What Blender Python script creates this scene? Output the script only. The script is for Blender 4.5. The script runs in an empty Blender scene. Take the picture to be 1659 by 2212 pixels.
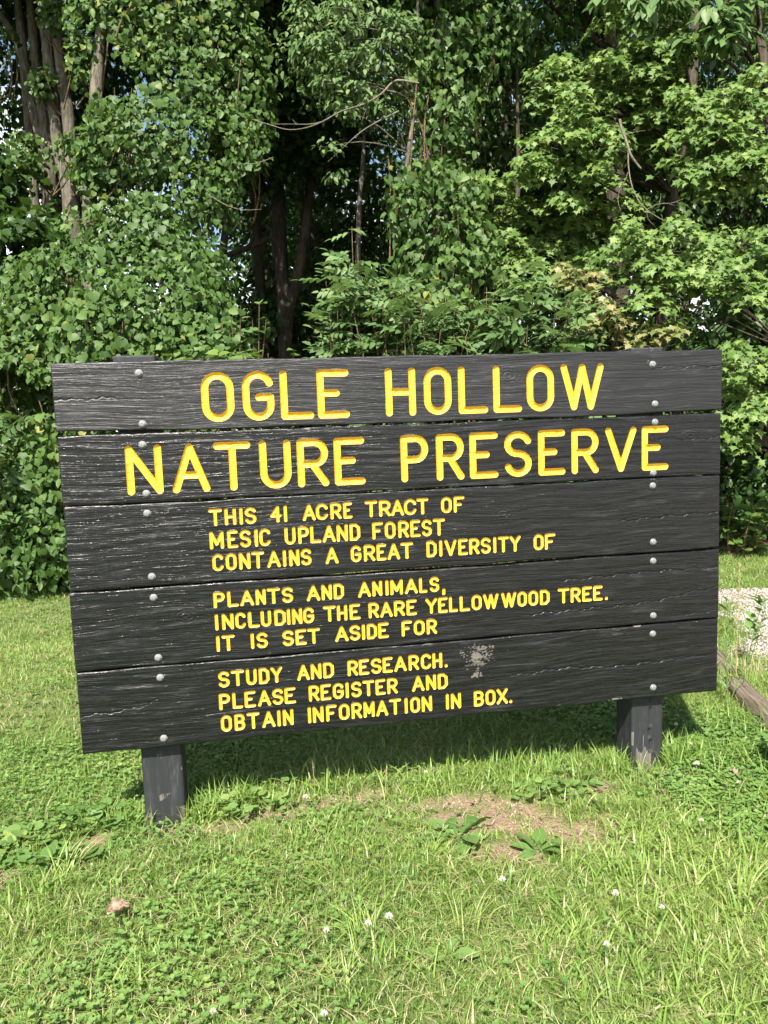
import bpy, math, random
import numpy as np

# ------------------------------------------------------------------ camera, sky, sun, exposure
sc = bpy.context.scene
COL = sc.collection
CAM = np.array([-0.6021, -2.7560, 1.4065])
YAW, PITCH, ROLL, FPX = 0.1732, 0.10722, -0.03583, 1676.66     # surveyed from the sign's corners (frame 1659 x 2212)


def cam_axes():
    cy, sy, cp, sp = math.cos(YAW), math.sin(YAW), math.cos(PITCH), math.sin(PITCH)
    f = np.array([sy * cp, cy * cp, -sp])
    r = np.array([cy, -sy, 0.0])
    u = np.cross(r, f)
    c, s = math.cos(ROLL), math.sin(ROLL)
    return c * r + s * u, -s * r + c * u, f


RX, UX, FX = cam_axes()
cam_d = bpy.data.cameras.new('camera')
cam = bpy.data.objects.new('camera', cam_d)
COL.objects.link(cam)
from mathutils import Matrix, Vector
cam.matrix_world = Matrix(((RX[0], UX[0], -FX[0], CAM[0]), (RX[1], UX[1], -FX[1], CAM[1]), (RX[2], UX[2], -FX[2], CAM[2]), (0, 0, 0, 1)))
cam_d.sensor_fit = 'VERTICAL'
cam_d.sensor_height = 24.0
cam_d.lens = 24.0 * FPX / 2212.0
cam_d.clip_start = 0.02
cam_d.clip_end = 2000
sc.camera = cam

SUN = np.array([-0.23, -0.60, 0.80])
SUN /= np.linalg.norm(SUN)
w = bpy.data.worlds.new('World')
sc.world = w
w.use_nodes = True
nt = w.node_tree
bg = nt.nodes['Background']
sky = nt.nodes.new('ShaderNodeTexSky')
sky.sky_type = 'NISHITA'
sky.sun_disc = False
sky.sun_elevation = math.asin(SUN[2])
sky.sun_rotation = math.atan2(SUN[0], SUN[1])
sky.dust_density = 1.6
# bright summer cloud low in the sky
tcw = nt.nodes.new('ShaderNodeTexCoord')
cn = nt.nodes.new('ShaderNodeTexNoise'); cn.inputs['Scale'].default_value = 2.6; cn.inputs['Detail'].default_value = 6
nt.links.new(tcw.outputs['Generated'], cn.inputs['Vector'])
sx = nt.nodes.new('ShaderNodeSeparateXYZ'); nt.links.new(tcw.outputs['Generated'], sx.inputs[0])
ma = nt.nodes.new('ShaderNodeMath'); ma.operation = 'MULTIPLY_ADD'
nt.links.new(sx.outputs[2], ma.inputs[0]); ma.inputs[1].default_value = -1.1
nt.links.new(cn.outputs[0], ma.inputs[2])
cr_ = nt.nodes.new('ShaderNodeMapRange'); cr_.inputs['From Min'].default_value = .08; cr_.inputs['From Max'].default_value = .26
nt.links.new(ma.outputs[0], cr_.inputs[0])
cm_ = nt.nodes.new('ShaderNodeMix'); cm_.data_type = 'RGBA'
nt.links.new(cr_.outputs[0], cm_.inputs[0]); nt.links.new(sky.outputs[0], cm_.inputs[6]); cm_.inputs[7].default_value = (8.6, 8.8, 9.2, 1)
nt.links.new(cm_.outputs[2], bg.inputs[0])
bg.inputs[1].default_value = 0.085
sd = bpy.data.lights.new('sun', 'SUN')
sun = bpy.data.objects.new('sun', sd)
COL.objects.link(sun)
sd.energy = 5.0
sd.angle = math.radians(0.53)
sd.color = (1.0, 0.94, 0.84)
sun.rotation_euler = Vector(SUN).to_track_quat('Z', 'Y').to_euler()
sun.location = (-4, -12, 18)

vs = sc.view_settings
vs.view_transform = 'Standard'
vs.look = 'None'
vs.gamma = 1
vs.exposure = 1.4
sc.render.engine = 'CYCLES'
sc.cycles.use_denoising = True
sc.cycles.max_bounces = 6
sc.cycles.diffuse_bounces = 3
sc.cycles.glossy_bounces = 2
sc.cycles.transmission_bounces = 3
sc.cycles.transparent_max_bounces = 4
sc.cycles.use_adaptive_sampling = True
sc.cycles.adaptive_threshold = 0.02
sc.cycles.sample_clamp_indirect = 4


def at(px, py, D):
    """a surveyed direction in the photo and a distance ahead -> world point"""
    return CAM + D * (FX + RX * (px - 829.5) / FPX - UX * (py - 1106) / FPX)


# ------------------------------------------------------------------ helpers
def link(name, me, mat=None, parent=None):
    o = bpy.data.objects.new(name, me)
    COL.objects.link(o)
    if mat is not None:
        for m in (mat if isinstance(mat, (list, tuple)) else [mat]):
            me.materials.append(m)
    if parent is not None:
        o.parent = parent
        o.matrix_parent_inverse = Matrix.Translation(-Vector(parent.location))
    return o


def tag(o, label=None, cat=None, group=None, kind=None):
    if label: o['label'] = label
    if cat: o['category'] = cat
    if group: o['group'] = group
    if kind: o['kind'] = kind
    return o


def empty(name, loc, label, cat, group=None):
    o = bpy.data.objects.new(name, None)
    o.location = tuple(float(c) for c in loc)
    o.empty_display_size = 0.2
    COL.objects.link(o)
    return tag(o, label, cat, group)


def mesh(name, V, F, attrs=None, smooth=False):
    """V (n,3), F list of arrays each (m,k); attrs name -> per-vertex values"""
    V = np.asarray(V, np.float32)
    if isinstance(F, np.ndarray): F = [F]
    F = [np.asarray(f, np.int32) for f in F if len(f)]
    me = bpy.data.meshes.new(name)
    me.vertices.add(len(V))
    me.vertices.foreach_set('co', V.ravel())
    loops = np.concatenate([f.ravel() for f in F])
    tot = np.concatenate([np.full(len(f), f.shape[1], np.int32) for f in F])
    start = np.concatenate([[0], np.cumsum(tot)[:-1]]).astype(np.int32)
    me.loops.add(len(loops))
    me.loops.foreach_set('vertex_index', loops)
    me.polygons.add(len(tot))
    me.polygons.foreach_set('loop_start', start)
    me.polygons.foreach_set('loop_total', tot)
    if smooth:
        me.polygons.foreach_set('use_smooth', np.ones(len(tot), bool))
    for k, v in (attrs or {}).items():
        a = me.attributes.new(k, 'FLOAT', 'POINT')
        a.data.foreach_set('value', np.asarray(v, np.float32))
    me.update()
    return me


def norm(a):
    return a / np.maximum(np.linalg.norm(a, axis=-1, keepdims=True), 1e-9)


def wob(P, freq, seed, octaves=3):
    """cheap smooth noise, roughly -1..1"""
    r = np.random.default_rng(seed)
    out = np.zeros(len(P))
    amp, tot = 1.0, 0.0
    for o in range(octaves):
        for k in range(5):
            d = r.normal(size=P.shape[1])
            d = d / np.linalg.norm(d) * freq * (0.7 + 0.6 * r.random())
            out += amp * np.sin(P @ d + r.random() * 6.28)
        tot += amp * 2.2
        amp *= 0.55
        freq *= 2.1
    return out / tot


def vnoise(P, freq, seed, octaves=4):
    """2-D value noise, about -1..1, without any visible direction"""
    r = np.random.default_rng(seed)
    g = r.uniform(-1, 1, (256, 256))
    out = np.zeros(len(P)); amp, tot = 1.0, 0.0
    for o in range(octaves):
        a = .7 + o * 1.1
        q = np.stack([P[:, 0] * math.cos(a) - P[:, 1] * math.sin(a), P[:, 0] * math.sin(a) + P[:, 1] * math.cos(a)], 1) * freq + 31.7 * (o + 1)
        i = np.floor(q).astype(int); f = q - i; f = f * f * (3 - 2 * f)
        x0, y0, x1, y1 = i[:, 0] % 256, i[:, 1] % 256, (i[:, 0] + 1) % 256, (i[:, 1] + 1) % 256
        out += amp * ((g[x0, y0] * (1 - f[:, 0]) + g[x1, y0] * f[:, 0]) * (1 - f[:, 1]) + (g[x0, y1] * (1 - f[:, 0]) + g[x1, y1] * f[:, 0]) * f[:, 1])
        tot += amp * .75; amp *= .6; freq *= 2.1
    return out / tot


class Leaves:
    """gathers many leaves (copies of small fan templates) into one mesh"""
    def __init__(self): self.V, self.F, self.T, self.n = [], [], [], 0

    def add(self, tpl, P, axis, nrm, size, tint):
        TV, TF = tpl
        P = np.asarray(P, float); N = len(P)
        if N == 0: return
        y = norm(axis)
        z = norm(nrm - (nrm * y).sum(1, keepdims=True) * y)
        x = np.cross(y, z)
        size = np.broadcast_to(size, (N,))
        L = TV[None] * size[:, None, None]
        V = P[:, None] + L[..., :1] * x[:, None] + L[..., 1:2] * y[:, None] + L[..., 2:] * z[:, None]
        k = len(TV)
        self.V.append(V.reshape(-1, 3))
        self.F.append((TF[None] + (self.n + np.arange(N) * k)[:, None, None]).reshape(-1, 3))
        self.T.append(np.repeat(np.broadcast_to(tint, (N,)), k))
        self.n += N * k

    def obj(self, name, mat, parent=None):
        me = mesh(name, np.concatenate(self.V), np.concatenate(self.F), {'tint': np.concatenate(self.T)})
        return link(name, me, mat, parent)


def fan(half, cx=0.42, fold=0.16, droop=0.14):
    """leaf template from its right-hand outline (base -> tip)"""
    h = np.array(half, float)
    left = h[1:-1][::-1] * [-1, 1]
    out = np.concatenate([h, left])
    V = np.zeros((len(out) + 1, 3))
    V[1:, :2] = out
    V[0] = (0, cx, 0)
    V[:, 2] = fold * np.abs(V[:, 0]) - droop * V[:, 1] ** 2
    n = len(out)
    F = np.array([(0, 1 + i, 1 + (i + 1) % n) for i in range(n)])
    return V, F


T_VINE = fan([(0, 0), (.25, -.09), (.50, .06), (.58, .30), (.48, .46), (.41, .64), (.20, .76), (0, .96)], .38, .18, .22)
T_HEART = fan([(0, .02), (.2, -.1), (.44, .02), (.46, .3), (.3, .62), (.1, .85), (0, 1)], .36, .2, .25)
T_MAPLE = fan([(0, 0), (.34, -.02), (.24, .17), (.6, .46), (.3, .45), (.22, .64), (.1, .66), (0, 1)], .34, .15, .2)
T_OVAL = fan([(0, 0), (.2, .18), (.27, .45), (.17, .78), (0, 1)], .45, .3, .2)
T_LANCE = fan([(0, 0), (.1, .25), (.1, .6), (0, 1)], .45, .3, .15)
T_BIT = fan([(0, 0), (.3, .35), (.22, .7), (0, 1)], .45, .2, .2)
_c = np.linspace(0, 2 * np.pi, 7)[:-1]


def _pinnate(pairs):
    V, F, n = [], [], 0
    lv, lf = fan([(0, 0), (.25, .3), (.19, .7), (0, 1)], .45, .25, .22)
    for i in range(pairs + 1):
        for s in ((-1, 1) if i < pairs else (0,)):
            t = (i + .8) / (pairs + 1)
            a = s * math.radians(62)
            L = .36 * (1 - .25 * abs(t - .5))
            R = np.array([[math.cos(a), math.sin(a), 0], [-math.sin(a), math.cos(a), 0], [0, 0, 1]])
            q = (lv * L) @ R.T
            q[:, 2] -= .3 * (np.abs(q[:, 0])) ** 1.0 * abs(s) * .5
            q += (0, t * .8, -.18 * t * t)
            V.append(q); F.append(lf + n); n += len(lv)
    V.append(np.array([(-.008, 0, 0), (.008, 0, 0), (.004, .8, -.18), (-.004, .8, -.18)])); F.append(np.array([(0, 1, 2), (0, 2, 3)]) + n)
    return np.concatenate(V), np.concatenate(F)


T_ASH = _pinnate(3)


def _clover():
    V, F, n = [], [], 0
    for a in (0, 2.09, 4.19):
        c = np.array([math.cos(a), math.sin(a)]) * .5
        pts = np.stack([c[0] + .5 * np.cos(_c), c[1] + .5 * np.sin(_c)], 1)
        v = np.zeros((7, 3)); v[1:, :2] = pts; v[0, :2] = c
        v[:, 2] = .25 * np.hypot(v[:, 0], v[:, 1])
        V.append(v); F.append(np.array([(0, 1 + i, 1 + (i + 1) % 6) for i in range(6)]) + n); n += 7
    return np.concatenate(V), np.concatenate(F)


T_CLOVER = _clover()


class Tubes:
    def __init__(self): self.V, self.F, self.n = [], [], 0

    def add(self, pts, radii, sides=8, rough=0.0, seed=0, step=None, cap=True):
        P = np.asarray(pts, float); R = np.asarray(np.broadcast_to(radii, (len(P),)), float)
        if step:      # resample along a smooth curve
            d = np.r_[0, np.cumsum(np.linalg.norm(np.diff(P, axis=0), axis=1))]
            m = max(2, int(d[-1] / step) + 1)
            u = np.linspace(0, d[-1], m)
            sm = lambda a: np.interp(u, d, a)
            Q = np.stack([sm(P[:, k]) for k in range(3)], 1)
            for _ in range(2):
                Q[1:-1] = Q[1:-1] * .5 + (Q[:-2] + Q[2:]) * .25
            R = sm(R); P = Q
        T = norm(np.gradient(P, axis=0))
        ref = np.array([0, 0, 1.0]) if abs(T[:, 2]).mean() < .8 else np.array([1.0, 0, 0])
        A = norm(np.cross(T, ref)); B = np.cross(T, A)
        th = np.linspace(0, 2 * np.pi, sides + 1)[:-1]
        rr = np.repeat(R[:, None], sides, 1)
        if rough:
            q = np.stack([np.cos(th)[None] + 0 * R[:, None], np.sin(th)[None] + 0 * R[:, None], np.repeat(np.arange(len(P))[:, None] * .35, sides, 1)], -1).reshape(-1, 3)
            rr = rr * (1 + rough * wob(q, 2.2, seed).reshape(rr.shape))
        V = P[:, None] + rr[..., None] * (np.cos(th)[None, :, None] * A[:, None] + np.sin(th)[None, :, None] * B[:, None])
        n = len(P)
        i = np.arange(n - 1)[:, None] * sides; j = np.arange(sides)[None]; k = (j + 1) % sides
        F = np.stack([i + j, i + k, i + sides + k, i + sides + j], -1).reshape(-1, 4)
        self.V.append(V.reshape(-1, 3)); self.F.append(F + self.n); self.n += n * sides

    def obj(self, name, mat, parent=None):
        return link(name, mesh(name, np.concatenate(self.V), np.concatenate(self.F), smooth=True), mat, parent)


# ------------------------------------------------------------------ materials
def new_mat(name):
    m = bpy.data.materials.new(name)
    m.use_nodes = True
    nt = m.node_tree
    b = nt.nodes['Principled BSDF']
    return m, nt, b


def N(nt, typ, **kw):
    n = nt.nodes.new(typ)
    for k, v in kw.items():
        if k.startswith('i_'):
            key = k[2:]
            n.inputs[int(key) if key.isdigit() else key.replace('_', ' ')].default_value = v
        else:
            setattr(n, k, v)
    return n


def ramp(nt, stops):
    r = nt.nodes.new('ShaderNodeValToRGB')
    e = r.color_ramp.elements
    while len(e) < len(stops): e.new(0.5)
    for el, (p, c) in zip(e, stops):
        el.position = p; el.color = (*c, 1)
    return r


def leaf_mat(name, stops, rough=.45, trans=.35, spec=.4):
    m, nt, b = new_mat(name)
    at_ = N(nt, 'ShaderNodeAttribute', attribute_name='tint')
    r = ramp(nt, stops)
    nt.links.new(at_.outputs['Fac'], r.inputs[0])
    nt.links.new(r.outputs[0], b.inputs['Base Color'])
    b.inputs['Roughness'].default_value = rough
    b.inputs['Specular IOR Level'].default_value = spec
    t = N(nt, 'ShaderNodeBsdfTranslucent')
    hs = N(nt, 'ShaderNodeHueSaturation', i_Hue=.485, i_Saturation=1.1, i_Value=1.25)
    nt.links.new(r.outputs[0], hs.inputs['Color'])
    nt.links.new(hs.outputs[0], t.inputs[0])
    mx = N(nt, 'ShaderNodeMixShader'); mx.inputs[0].default_value = trans
    nt.links.new(b.outputs[0], mx.inputs[1]); nt.links.new(t.outputs[0], mx.inputs[2])
    nt.links.new(mx.outputs[0], nt.nodes['Material Output'].inputs[0])
    return m


M_VINE = leaf_mat('vine_leaf', [(0, (.042, .088, .020)), (.6, (.080, .150, .034)), (.93, (.130, .205, .042)), (.975, (.17, .23, .045)), (1, (.24, .25, .06))], rough=.5, spec=.28)
M_MAPLE = leaf_mat('maple_leaf', [(0, (.056, .118, .026)), (.55, (.125, .212, .050)), (.95, (.215, .295, .080)), (1, (.26, .25, .08))], trans=.36, rough=.5, spec=.3)
M_ASH = leaf_mat('ash_leaf', [(0, (.060, .115, .036)), (.6, (.110, .190, .062)), (1, (.165, .24, .085))], rough=.55, spec=.3)
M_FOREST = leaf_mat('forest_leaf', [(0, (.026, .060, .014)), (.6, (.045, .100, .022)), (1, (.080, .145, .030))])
M_BROADLEAF = leaf_mat('broad_leaf', [(0, (.06, .12, .035)), (.6, (.10, .18, .055)), (1, (.15, .22, .08))], rough=.5, spec=.3)
M_GRASS = leaf_mat('grass_blade', [(0, (.084, .168, .028)), (.45, (.178, .288, .056)), (.8, (.285, .385, .100)), (.9, (.38, .375, .17)), (1, (.46, .40, .24))], rough=.42, trans=.36, spec=.45)
M_CLOVER = leaf_mat('clover_leaf', [(0, (.070, .145, .032)), (.6, (.132, .232, .058)), (1, (.22, .31, .085))], rough=.5, trans=.25)
M_WEED = leaf_mat('weed_leaf', [(0, (.07, .15, .03)), (.6, (.13, .23, .06)), (1, (.26, .33, .09))], rough=.5)
M_DRY = leaf_mat('dry_stalk', [(0, (.30, .21, .11)), (1, (.48, .37, .21))], rough=.7, trans=.15, spec=.2)
M_DEADLEAF = leaf_mat('dead_leaf', [(0, (.12, .075, .05)), (.5, (.26, .19, .135)), (1, (.38, .30, .225))], rough=.8, trans=.2, spec=.1)
M_PETAL = leaf_mat('clover_petal', [(0, (.55, .50, .40)), (1, (.80, .77, .70))], rough=.7, trans=.2, spec=.2)


def bark_mat(name, c0, c1, scale=1.0):
    m, nt, b = new_mat(name)
    tc = N(nt, 'ShaderNodeTexCoord')
    mp = N(nt, 'ShaderNodeMapping'); mp.inputs['Scale'].default_value = (9 * scale, 9 * scale, 2.0 * scale)
    nt.links.new(tc.outputs['Object'], mp.inputs[0])
    n1 = N(nt, 'ShaderNodeTexNoise', i_Scale=3.0, i_Detail=6.0, i_Roughness=.65)
    nt.links.new(mp.outputs[0], n1.inputs['Vector'])
    n2 = N(nt, 'ShaderNodeTexNoise', i_Scale=1.6, i_Detail=3.0)
    nt.links.new(tc.outputs['Object'], n2.inputs['Vector'])
    r = ramp(nt, [(.3, c0), (.62, c1)])
    nt.links.new(n1.outputs[0], r.inputs[0])
    r2 = ramp(nt, [(.35, (.65, .66, .6)), (.65, (1.2, 1.18, 1.12))])
    nt.links.new(n2.outputs[0], r2.inputs[0])
    mm = N(nt, 'ShaderNodeMix', data_type='RGBA', blend_type='MULTIPLY'); mm.inputs[0].default_value = 1
    nt.links.new(r.outputs[0], mm.inputs[6]); nt.links.new(r2.outputs[0], mm.inputs[7])
    nt.links.new(mm.outputs[2], b.inputs['Base Color'])
    b.inputs['Roughness'].default_value = .9
    b.inputs['Specular IOR Level'].default_value = .15
    bp = N(nt, 'ShaderNodeBump', i_Strength=1.0, i_Distance=.04)
    nt.links.new(n1.outputs[0], bp.inputs['Height']); nt.links.new(bp.outputs[0], b.inputs['Normal'])
    return m


M_BARK = bark_mat('grey_bark', (.045, .040, .033), (.175, .158, .130))
M_DARKBARK = bark_mat('brown_bark', (.034, .028, .021), (.098, .084, .066))
M_TWIG = bark_mat('pale_twig', (.15, .13, .105), (.28, .25, .205), 3)
M_STEM = bark_mat('vine_stem', (.09, .06, .035), (.22, .16, .10), 3)


def painted_wood(name, vertical=False, c0=(.0042, .0045, .0048), c1=(.022, .0228, .0245), gl=(.17, .42), spec=.52):
    """black paint on rough sawn planks; attribute worn lets the bare wood through"""
    m, nt, b = new_mat(name)
    tc = N(nt, 'ShaderNodeTexCoord')
    mp = N(nt, 'ShaderNodeMapping')
    mp.inputs['Scale'].default_value = (60, 40, 2.2) if vertical else (2.2, 40, 60)
    # bend the grain a little
    n0 = N(nt, 'ShaderNodeTexNoise', i_Scale=2.3, i_Detail=2.0)
    nt.links.new(tc.outputs['Object'], n0.inputs['Vector'])
    vm = N(nt, 'ShaderNodeVectorMath', operation='MULTIPLY_ADD')
    nt.links.new(n0.outputs['Color'], vm.inputs[0]); vm.inputs[1].default_value = (.05, .05, .05)
    nt.links.new(tc.outputs['Object'], vm.inputs[2])
    nt.links.new(vm.outputs[0], mp.inputs[0])
    n1 = N(nt, 'ShaderNodeTexNoise', i_Scale=1.0, i_Detail=7.0, i_Roughness=.7)
    nt.links.new(mp.outputs[0], n1.inputs['Vector'])
    mp2 = N(nt, 'ShaderNodeMapping')
    mp2.inputs['Scale'].default_value = (230, 150, 6) if vertical else (6, 150, 230)
    nt.links.new(vm.outputs[0], mp2.inputs[0])
    n2 = N(nt, 'ShaderNodeTexNoise', i_Scale=1.0, i_Detail=4.0, i_Roughness=.6)
    nt.links.new(mp2.outputs[0], n2.inputs['Vector'])
    # faded patches of paint
    mp3 = N(nt, 'ShaderNodeMapping'); mp3.inputs['Scale'].default_value = (30, 30, 5) if vertical else (5, 30, 38)
    nt.links.new(tc.outputs['Object'], mp3.inputs[0])
    n3 = N(nt, 'ShaderNodeTexNoise', i_Scale=1.0, i_Detail=8.0, i_Roughness=.75)
    nt.links.new(mp3.outputs[0], n3.inputs['Vector'])
    f3 = ramp(nt, [(.54, (0, 0, 0)), (.68, (1, 1, 1))])
    nt.links.new(n3.outputs[0], f3.inputs[0])
    paint = N(nt, 'ShaderNodeMix', data_type='RGBA')
    paint.inputs[6].default_value = (*c0, 1); paint.inputs[7].default_value = (*c1, 1)
    nt.links.new(f3.outputs[0], paint.inputs[0])
    wn = N(nt, 'ShaderNodeAttribute', attribute_name='worn')
    ad = N(nt, 'ShaderNodeMath', operation='ADD')
    nt.links.new(wn.outputs['Fac'], ad.inputs[0]); nt.links.new(n2.outputs[0], ad.inputs[1])
    wr = ramp(nt, [(.92, (0, 0, 0)), (1.0, (1, 1, 1))])
    sb = N(nt, 'ShaderNodeMath', operation='MULTIPLY'); sb.inputs[1].default_value = .8
    nt.links.new(ad.outputs[0], sb.inputs[0]); nt.links.new(sb.outputs[0], wr.inputs[0])
    wr.color_ramp.elements[0].position = .80; wr.color_ramp.elements[1].position = .92
    wood = ramp(nt, [(.35, (.06, .055, .05)), (.65, (.20, .18, .155))])
    nt.links.new(n1.outputs[0], wood.inputs[0])
    cm = N(nt, 'ShaderNodeMix', data_type='RGBA')
    nt.links.new(wr.outputs[0], cm.inputs[0]); nt.links.new(paint.outputs[2], cm.inputs[6]); nt.links.new(wood.outputs[0], cm.inputs[7])
    nt.links.new(cm.outputs[2], b.inputs['Base Color'])
    rr = N(nt, 'ShaderNodeMapRange'); rr.inputs['To Min'].default_value = gl[0]; rr.inputs['To Max'].default_value = gl[1]; rr.inputs['From Min'].default_value = .35; rr.inputs['From Max'].default_value = .65
    nt.links.new(n3.outputs[0], rr.inputs[0])
    nt.links.new(rr.outputs[0], b.inputs['Roughness'])
    b.inputs['Specular IOR Level'].default_value = spec
    b1 = N(nt, 'ShaderNodeBump', i_Strength=.30, i_Distance=.005)
    b2 = N(nt, 'ShaderNodeBump', i_Strength=.8, i_Distance=.0028)
    nt.links.new(n1.outputs[0], b1.inputs['Height']); nt.links.new(n2.outputs[0], b2.inputs['Height'])
    nt.links.new(b1.outputs[0], b2.inputs['Normal']); nt.links.new(b2.outputs[0], b.inputs['Normal'])
    return m


M_BOARD = painted_wood('black_painted_board')
M_BOARD_FADED = painted_wood('faded_painted_board', False, (.010, .0105, .0112), (.036, .037, .040), (.3, .5))
M_POST = painted_wood('black_painted_post', True, (.022, .0238, .0262), (.050, .052, .0555), (.5, .7), .35)


def yellow_mat():
    m, nt, b = new_mat('yellow_sign_paint')
    tc = N(nt, 'ShaderNodeTexCoord')
    n = N(nt, 'ShaderNodeTexNoise', i_Scale=55.0, i_Detail=8.0, i_Roughness=.7)
    nt.links.new(tc.outputs['Object'], n.inputs['Vector'])
    r = ramp(nt, [(.30, (.55, .31, .020)), (.5, (.68, .405, .030)), (.75, (.74, .47, .048))])
    nt.links.new(n.outputs[0], r.inputs[0])
    nt.links.new(r.outputs[0], b.inputs['Base Color'])
    b.inputs['Roughness'].default_value = .42
    bp = N(nt, 'ShaderNodeBump', i_Strength=.35, i_Distance=.004)
    nt.links.new(n.outputs[0], bp.inputs['Height']); nt.links.new(bp.outputs[0], b.inputs['Normal'])
    return m


M_YELLOW = yellow_mat()


def zinc_mat():
    m, nt, b = new_mat('galvanised_steel')
    tc = N(nt, 'ShaderNodeTexCoord')
    n = N(nt, 'ShaderNodeTexNoise', i_Scale=120.0, i_Detail=3.0)
    nt.links.new(tc.outputs['Object'], n.inputs['Vector'])
    r = ramp(nt, [(.3, (.13, .13, .13)), (.7, (.26, .265, .27))])
    nt.links.new(n.outputs[0], r.inputs[0]); nt.links.new(r.outputs[0], b.inputs['Base Color'])
    b.inputs['Metallic'].default_value = .3; b.inputs['Roughness'].default_value = .65
    return m


M_ZINC = zinc_mat()

DIRT = [(.24, -.18, .27, .13), (.42, -.33, .22, .12), (.20, -.42, .13, .09), (-.56, .03, .17, .08), (-.75, -.03, .13, .05), (-1.23, -.07, .10, .09), (-.96, .03, .10, .04), (.93, .02, .12, .05), (.62, -.05, .16, .06), (-.25, .06, .2, .06), (-1.5, -.2, .1, .06), (.05, -.05, .25, .05)]


def dirt_mask(P):
    d = np.zeros(len(P))
    q = P[:, :2]
    for cx, cy, a, b_ in DIRT:
        e = ((q[:, 0] - cx) / a) ** 2 + ((q[:, 1] - cy) / b_) ** 2
        d = np.maximum(d, np.clip(1.25 - e + 1.1 * vnoise(q, 14, 5), 0, 1))
    return d


def ground_mat():
    m, nt, b = new_mat('soil_and_thatch')
    tc = N(nt, 'ShaderNodeTexCoord')
    n1 = N(nt, 'ShaderNodeTexNoise', i_Scale=14.0, i_Detail=6.0, i_Roughness=.65)
    n2 = N(nt, 'ShaderNodeTexNoise', i_Scale=130.0, i_Detail=4.0)
    for n in (n1, n2): nt.links.new(tc.outputs['Object'], n.inputs['Vector'])
    thatch = ramp(nt, [(.35, (.070, .100, .030)), (.55, (.125, .145, .052)), (.7, (.22, .195, .10))])
    nt.links.new(n1.outputs[0], thatch.inputs[0])
    soil = ramp(nt, [(.3, (.10, .070, .046)), (.55, (.23, .165, .112)), (.8, (.33, .255, .185))])
    nt.links.new(n2.outputs[0], soil.inputs[0])
    litter = ramp(nt, [(.3, (.035, .025, .014)), (.6, (.085, .06, .035)), (.8, (.14, .10, .06))])
    nt.links.new(n2.outputs[0], litter.inputs[0])
    a1 = N(nt, 'ShaderNodeAttribute', attribute_name='dirt')
    a2 = N(nt, 'ShaderNodeAttribute', attribute_name='litter')
    m1 = N(nt, 'ShaderNodeMix', data_type='RGBA'); m2 = N(nt, 'ShaderNodeMix', data_type='RGBA')
    nt.links.new(a1.outputs['Fac'], m1.inputs[0]); nt.links.new(thatch.outputs[0], m1.inputs[6]); nt.links.new(soil.outputs[0], m1.inputs[7])
    nt.links.new(a2.outputs['Fac'], m2.inputs[0]); nt.links.new(m1.outputs[2], m2.inputs[6]); nt.links.new(litter.outputs[0], m2.inputs[7])
    nt.links.new(m2.outputs[2], b.inputs['Base Color'])
    b.inputs['Roughness'].default_value = .95; b.inputs['Specular IOR Level'].default_value = .1
    bp = N(nt, 'ShaderNodeBump', i_Strength=.8, i_Distance=.012)
    nt.links.new(n2.outputs[0], bp.inputs['Height']); nt.links.new(bp.outputs[0], b.inputs['Normal'])
    return m


def gravel_mat(name):
    m, nt, b = new_mat(name)
    g = N(nt, 'ShaderNodeAttribute', attribute_name='tint')
    r = ramp(nt, [(0, (.27, .24, .21)), (.5, (.33, .30, .265)), (1, (.40, .365, .33))])
    nt.links.new(g.outputs['Fac'], r.inputs[0]); nt.links.new(r.outputs[0], b.inputs['Base Color'])
    b.inputs['Roughness'].default_value = .9; b.inputs['Specular IOR Level'].default_value = .2
    return m


# ------------------------------------------------------------------ ground, path
def ground_h(P):
    q = np.asarray(P)[:, :2]
    fade = np.clip(1 - (np.hypot(q[:, 0], q[:, 1]) - 9) / 6, 0, 1)
    return (.018 * wob(q, 1.3, 11) + .008 * wob(q, 9, 12) - .012 * dirt_mask(np.asarray(P)) * (np.hypot(q[:, 0], q[:, 1]) < 4)) * fade


PATH_A = np.array([(1.72, .10), (2.05, .95), (2.55, 2.1), (3.05, 3.0), (3.6, 3.9)])      # lower-left edge of the gravel
PATH_B = np.array([(3.6, .3), (3.3, 1.0), (2.98, 2.0), (3.2, 2.95), (3.75, 3.8)])


def path_mask(P):
    """1 on the gravel, fading with a ragged edge"""
    q = np.asarray(P)[:, :2]
    xa = np.interp(q[:, 1], PATH_A[:, 1], PATH_A[:, 0], left=PATH_A[0, 0] - .25, right=9)
    xa = np.where(q[:, 1] < .1, 1.72 - (.1 - q[:, 1]) * .40, xa)
    e = (q[:, 0] - xa) / .25
    top = (2.95 - .35 * np.abs(q[:, 0] - 3.2) - q[:, 1]) / .22
    right = np.where(q[:, 1] > 1.25, (3.7 - q[:, 0]) / .4, 5)
    mm = np.minimum(np.minimum(e, top), right)
    return np.clip(mm + .6 * wob(q, 7, 21), 0, 1)


def axis_steps(lo, hi, step, far):
    a = np.arange(lo, hi + 1e-6, step)
    g = step * 1.35 ** np.arange(1, 60); g = np.cumsum(g); g = g[g < far]
    return np.concatenate([(lo - g)[::-1], a, hi + g])


gx, gy = axis_steps(-4, 5, .05, 400), axis_steps(-2.2, 6, .05, 400)
GX, GY = np.meshgrid(gx, gy)
GV = np.stack([GX.ravel(), GY.ravel(), 0 * GX.ravel()], 1)
GV[:, 2] = ground_h(GV)


def wood_edge(x):     # where the mown grass stops
    return np.interp(x, [-30, -4, -2.6, -1.5, 0, 2.5, 4.3, 6, 30], [5.6, 5.2, 4.8, 4.75, 4.9, 4.7, 4.4, 4.2, 4.0])


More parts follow.
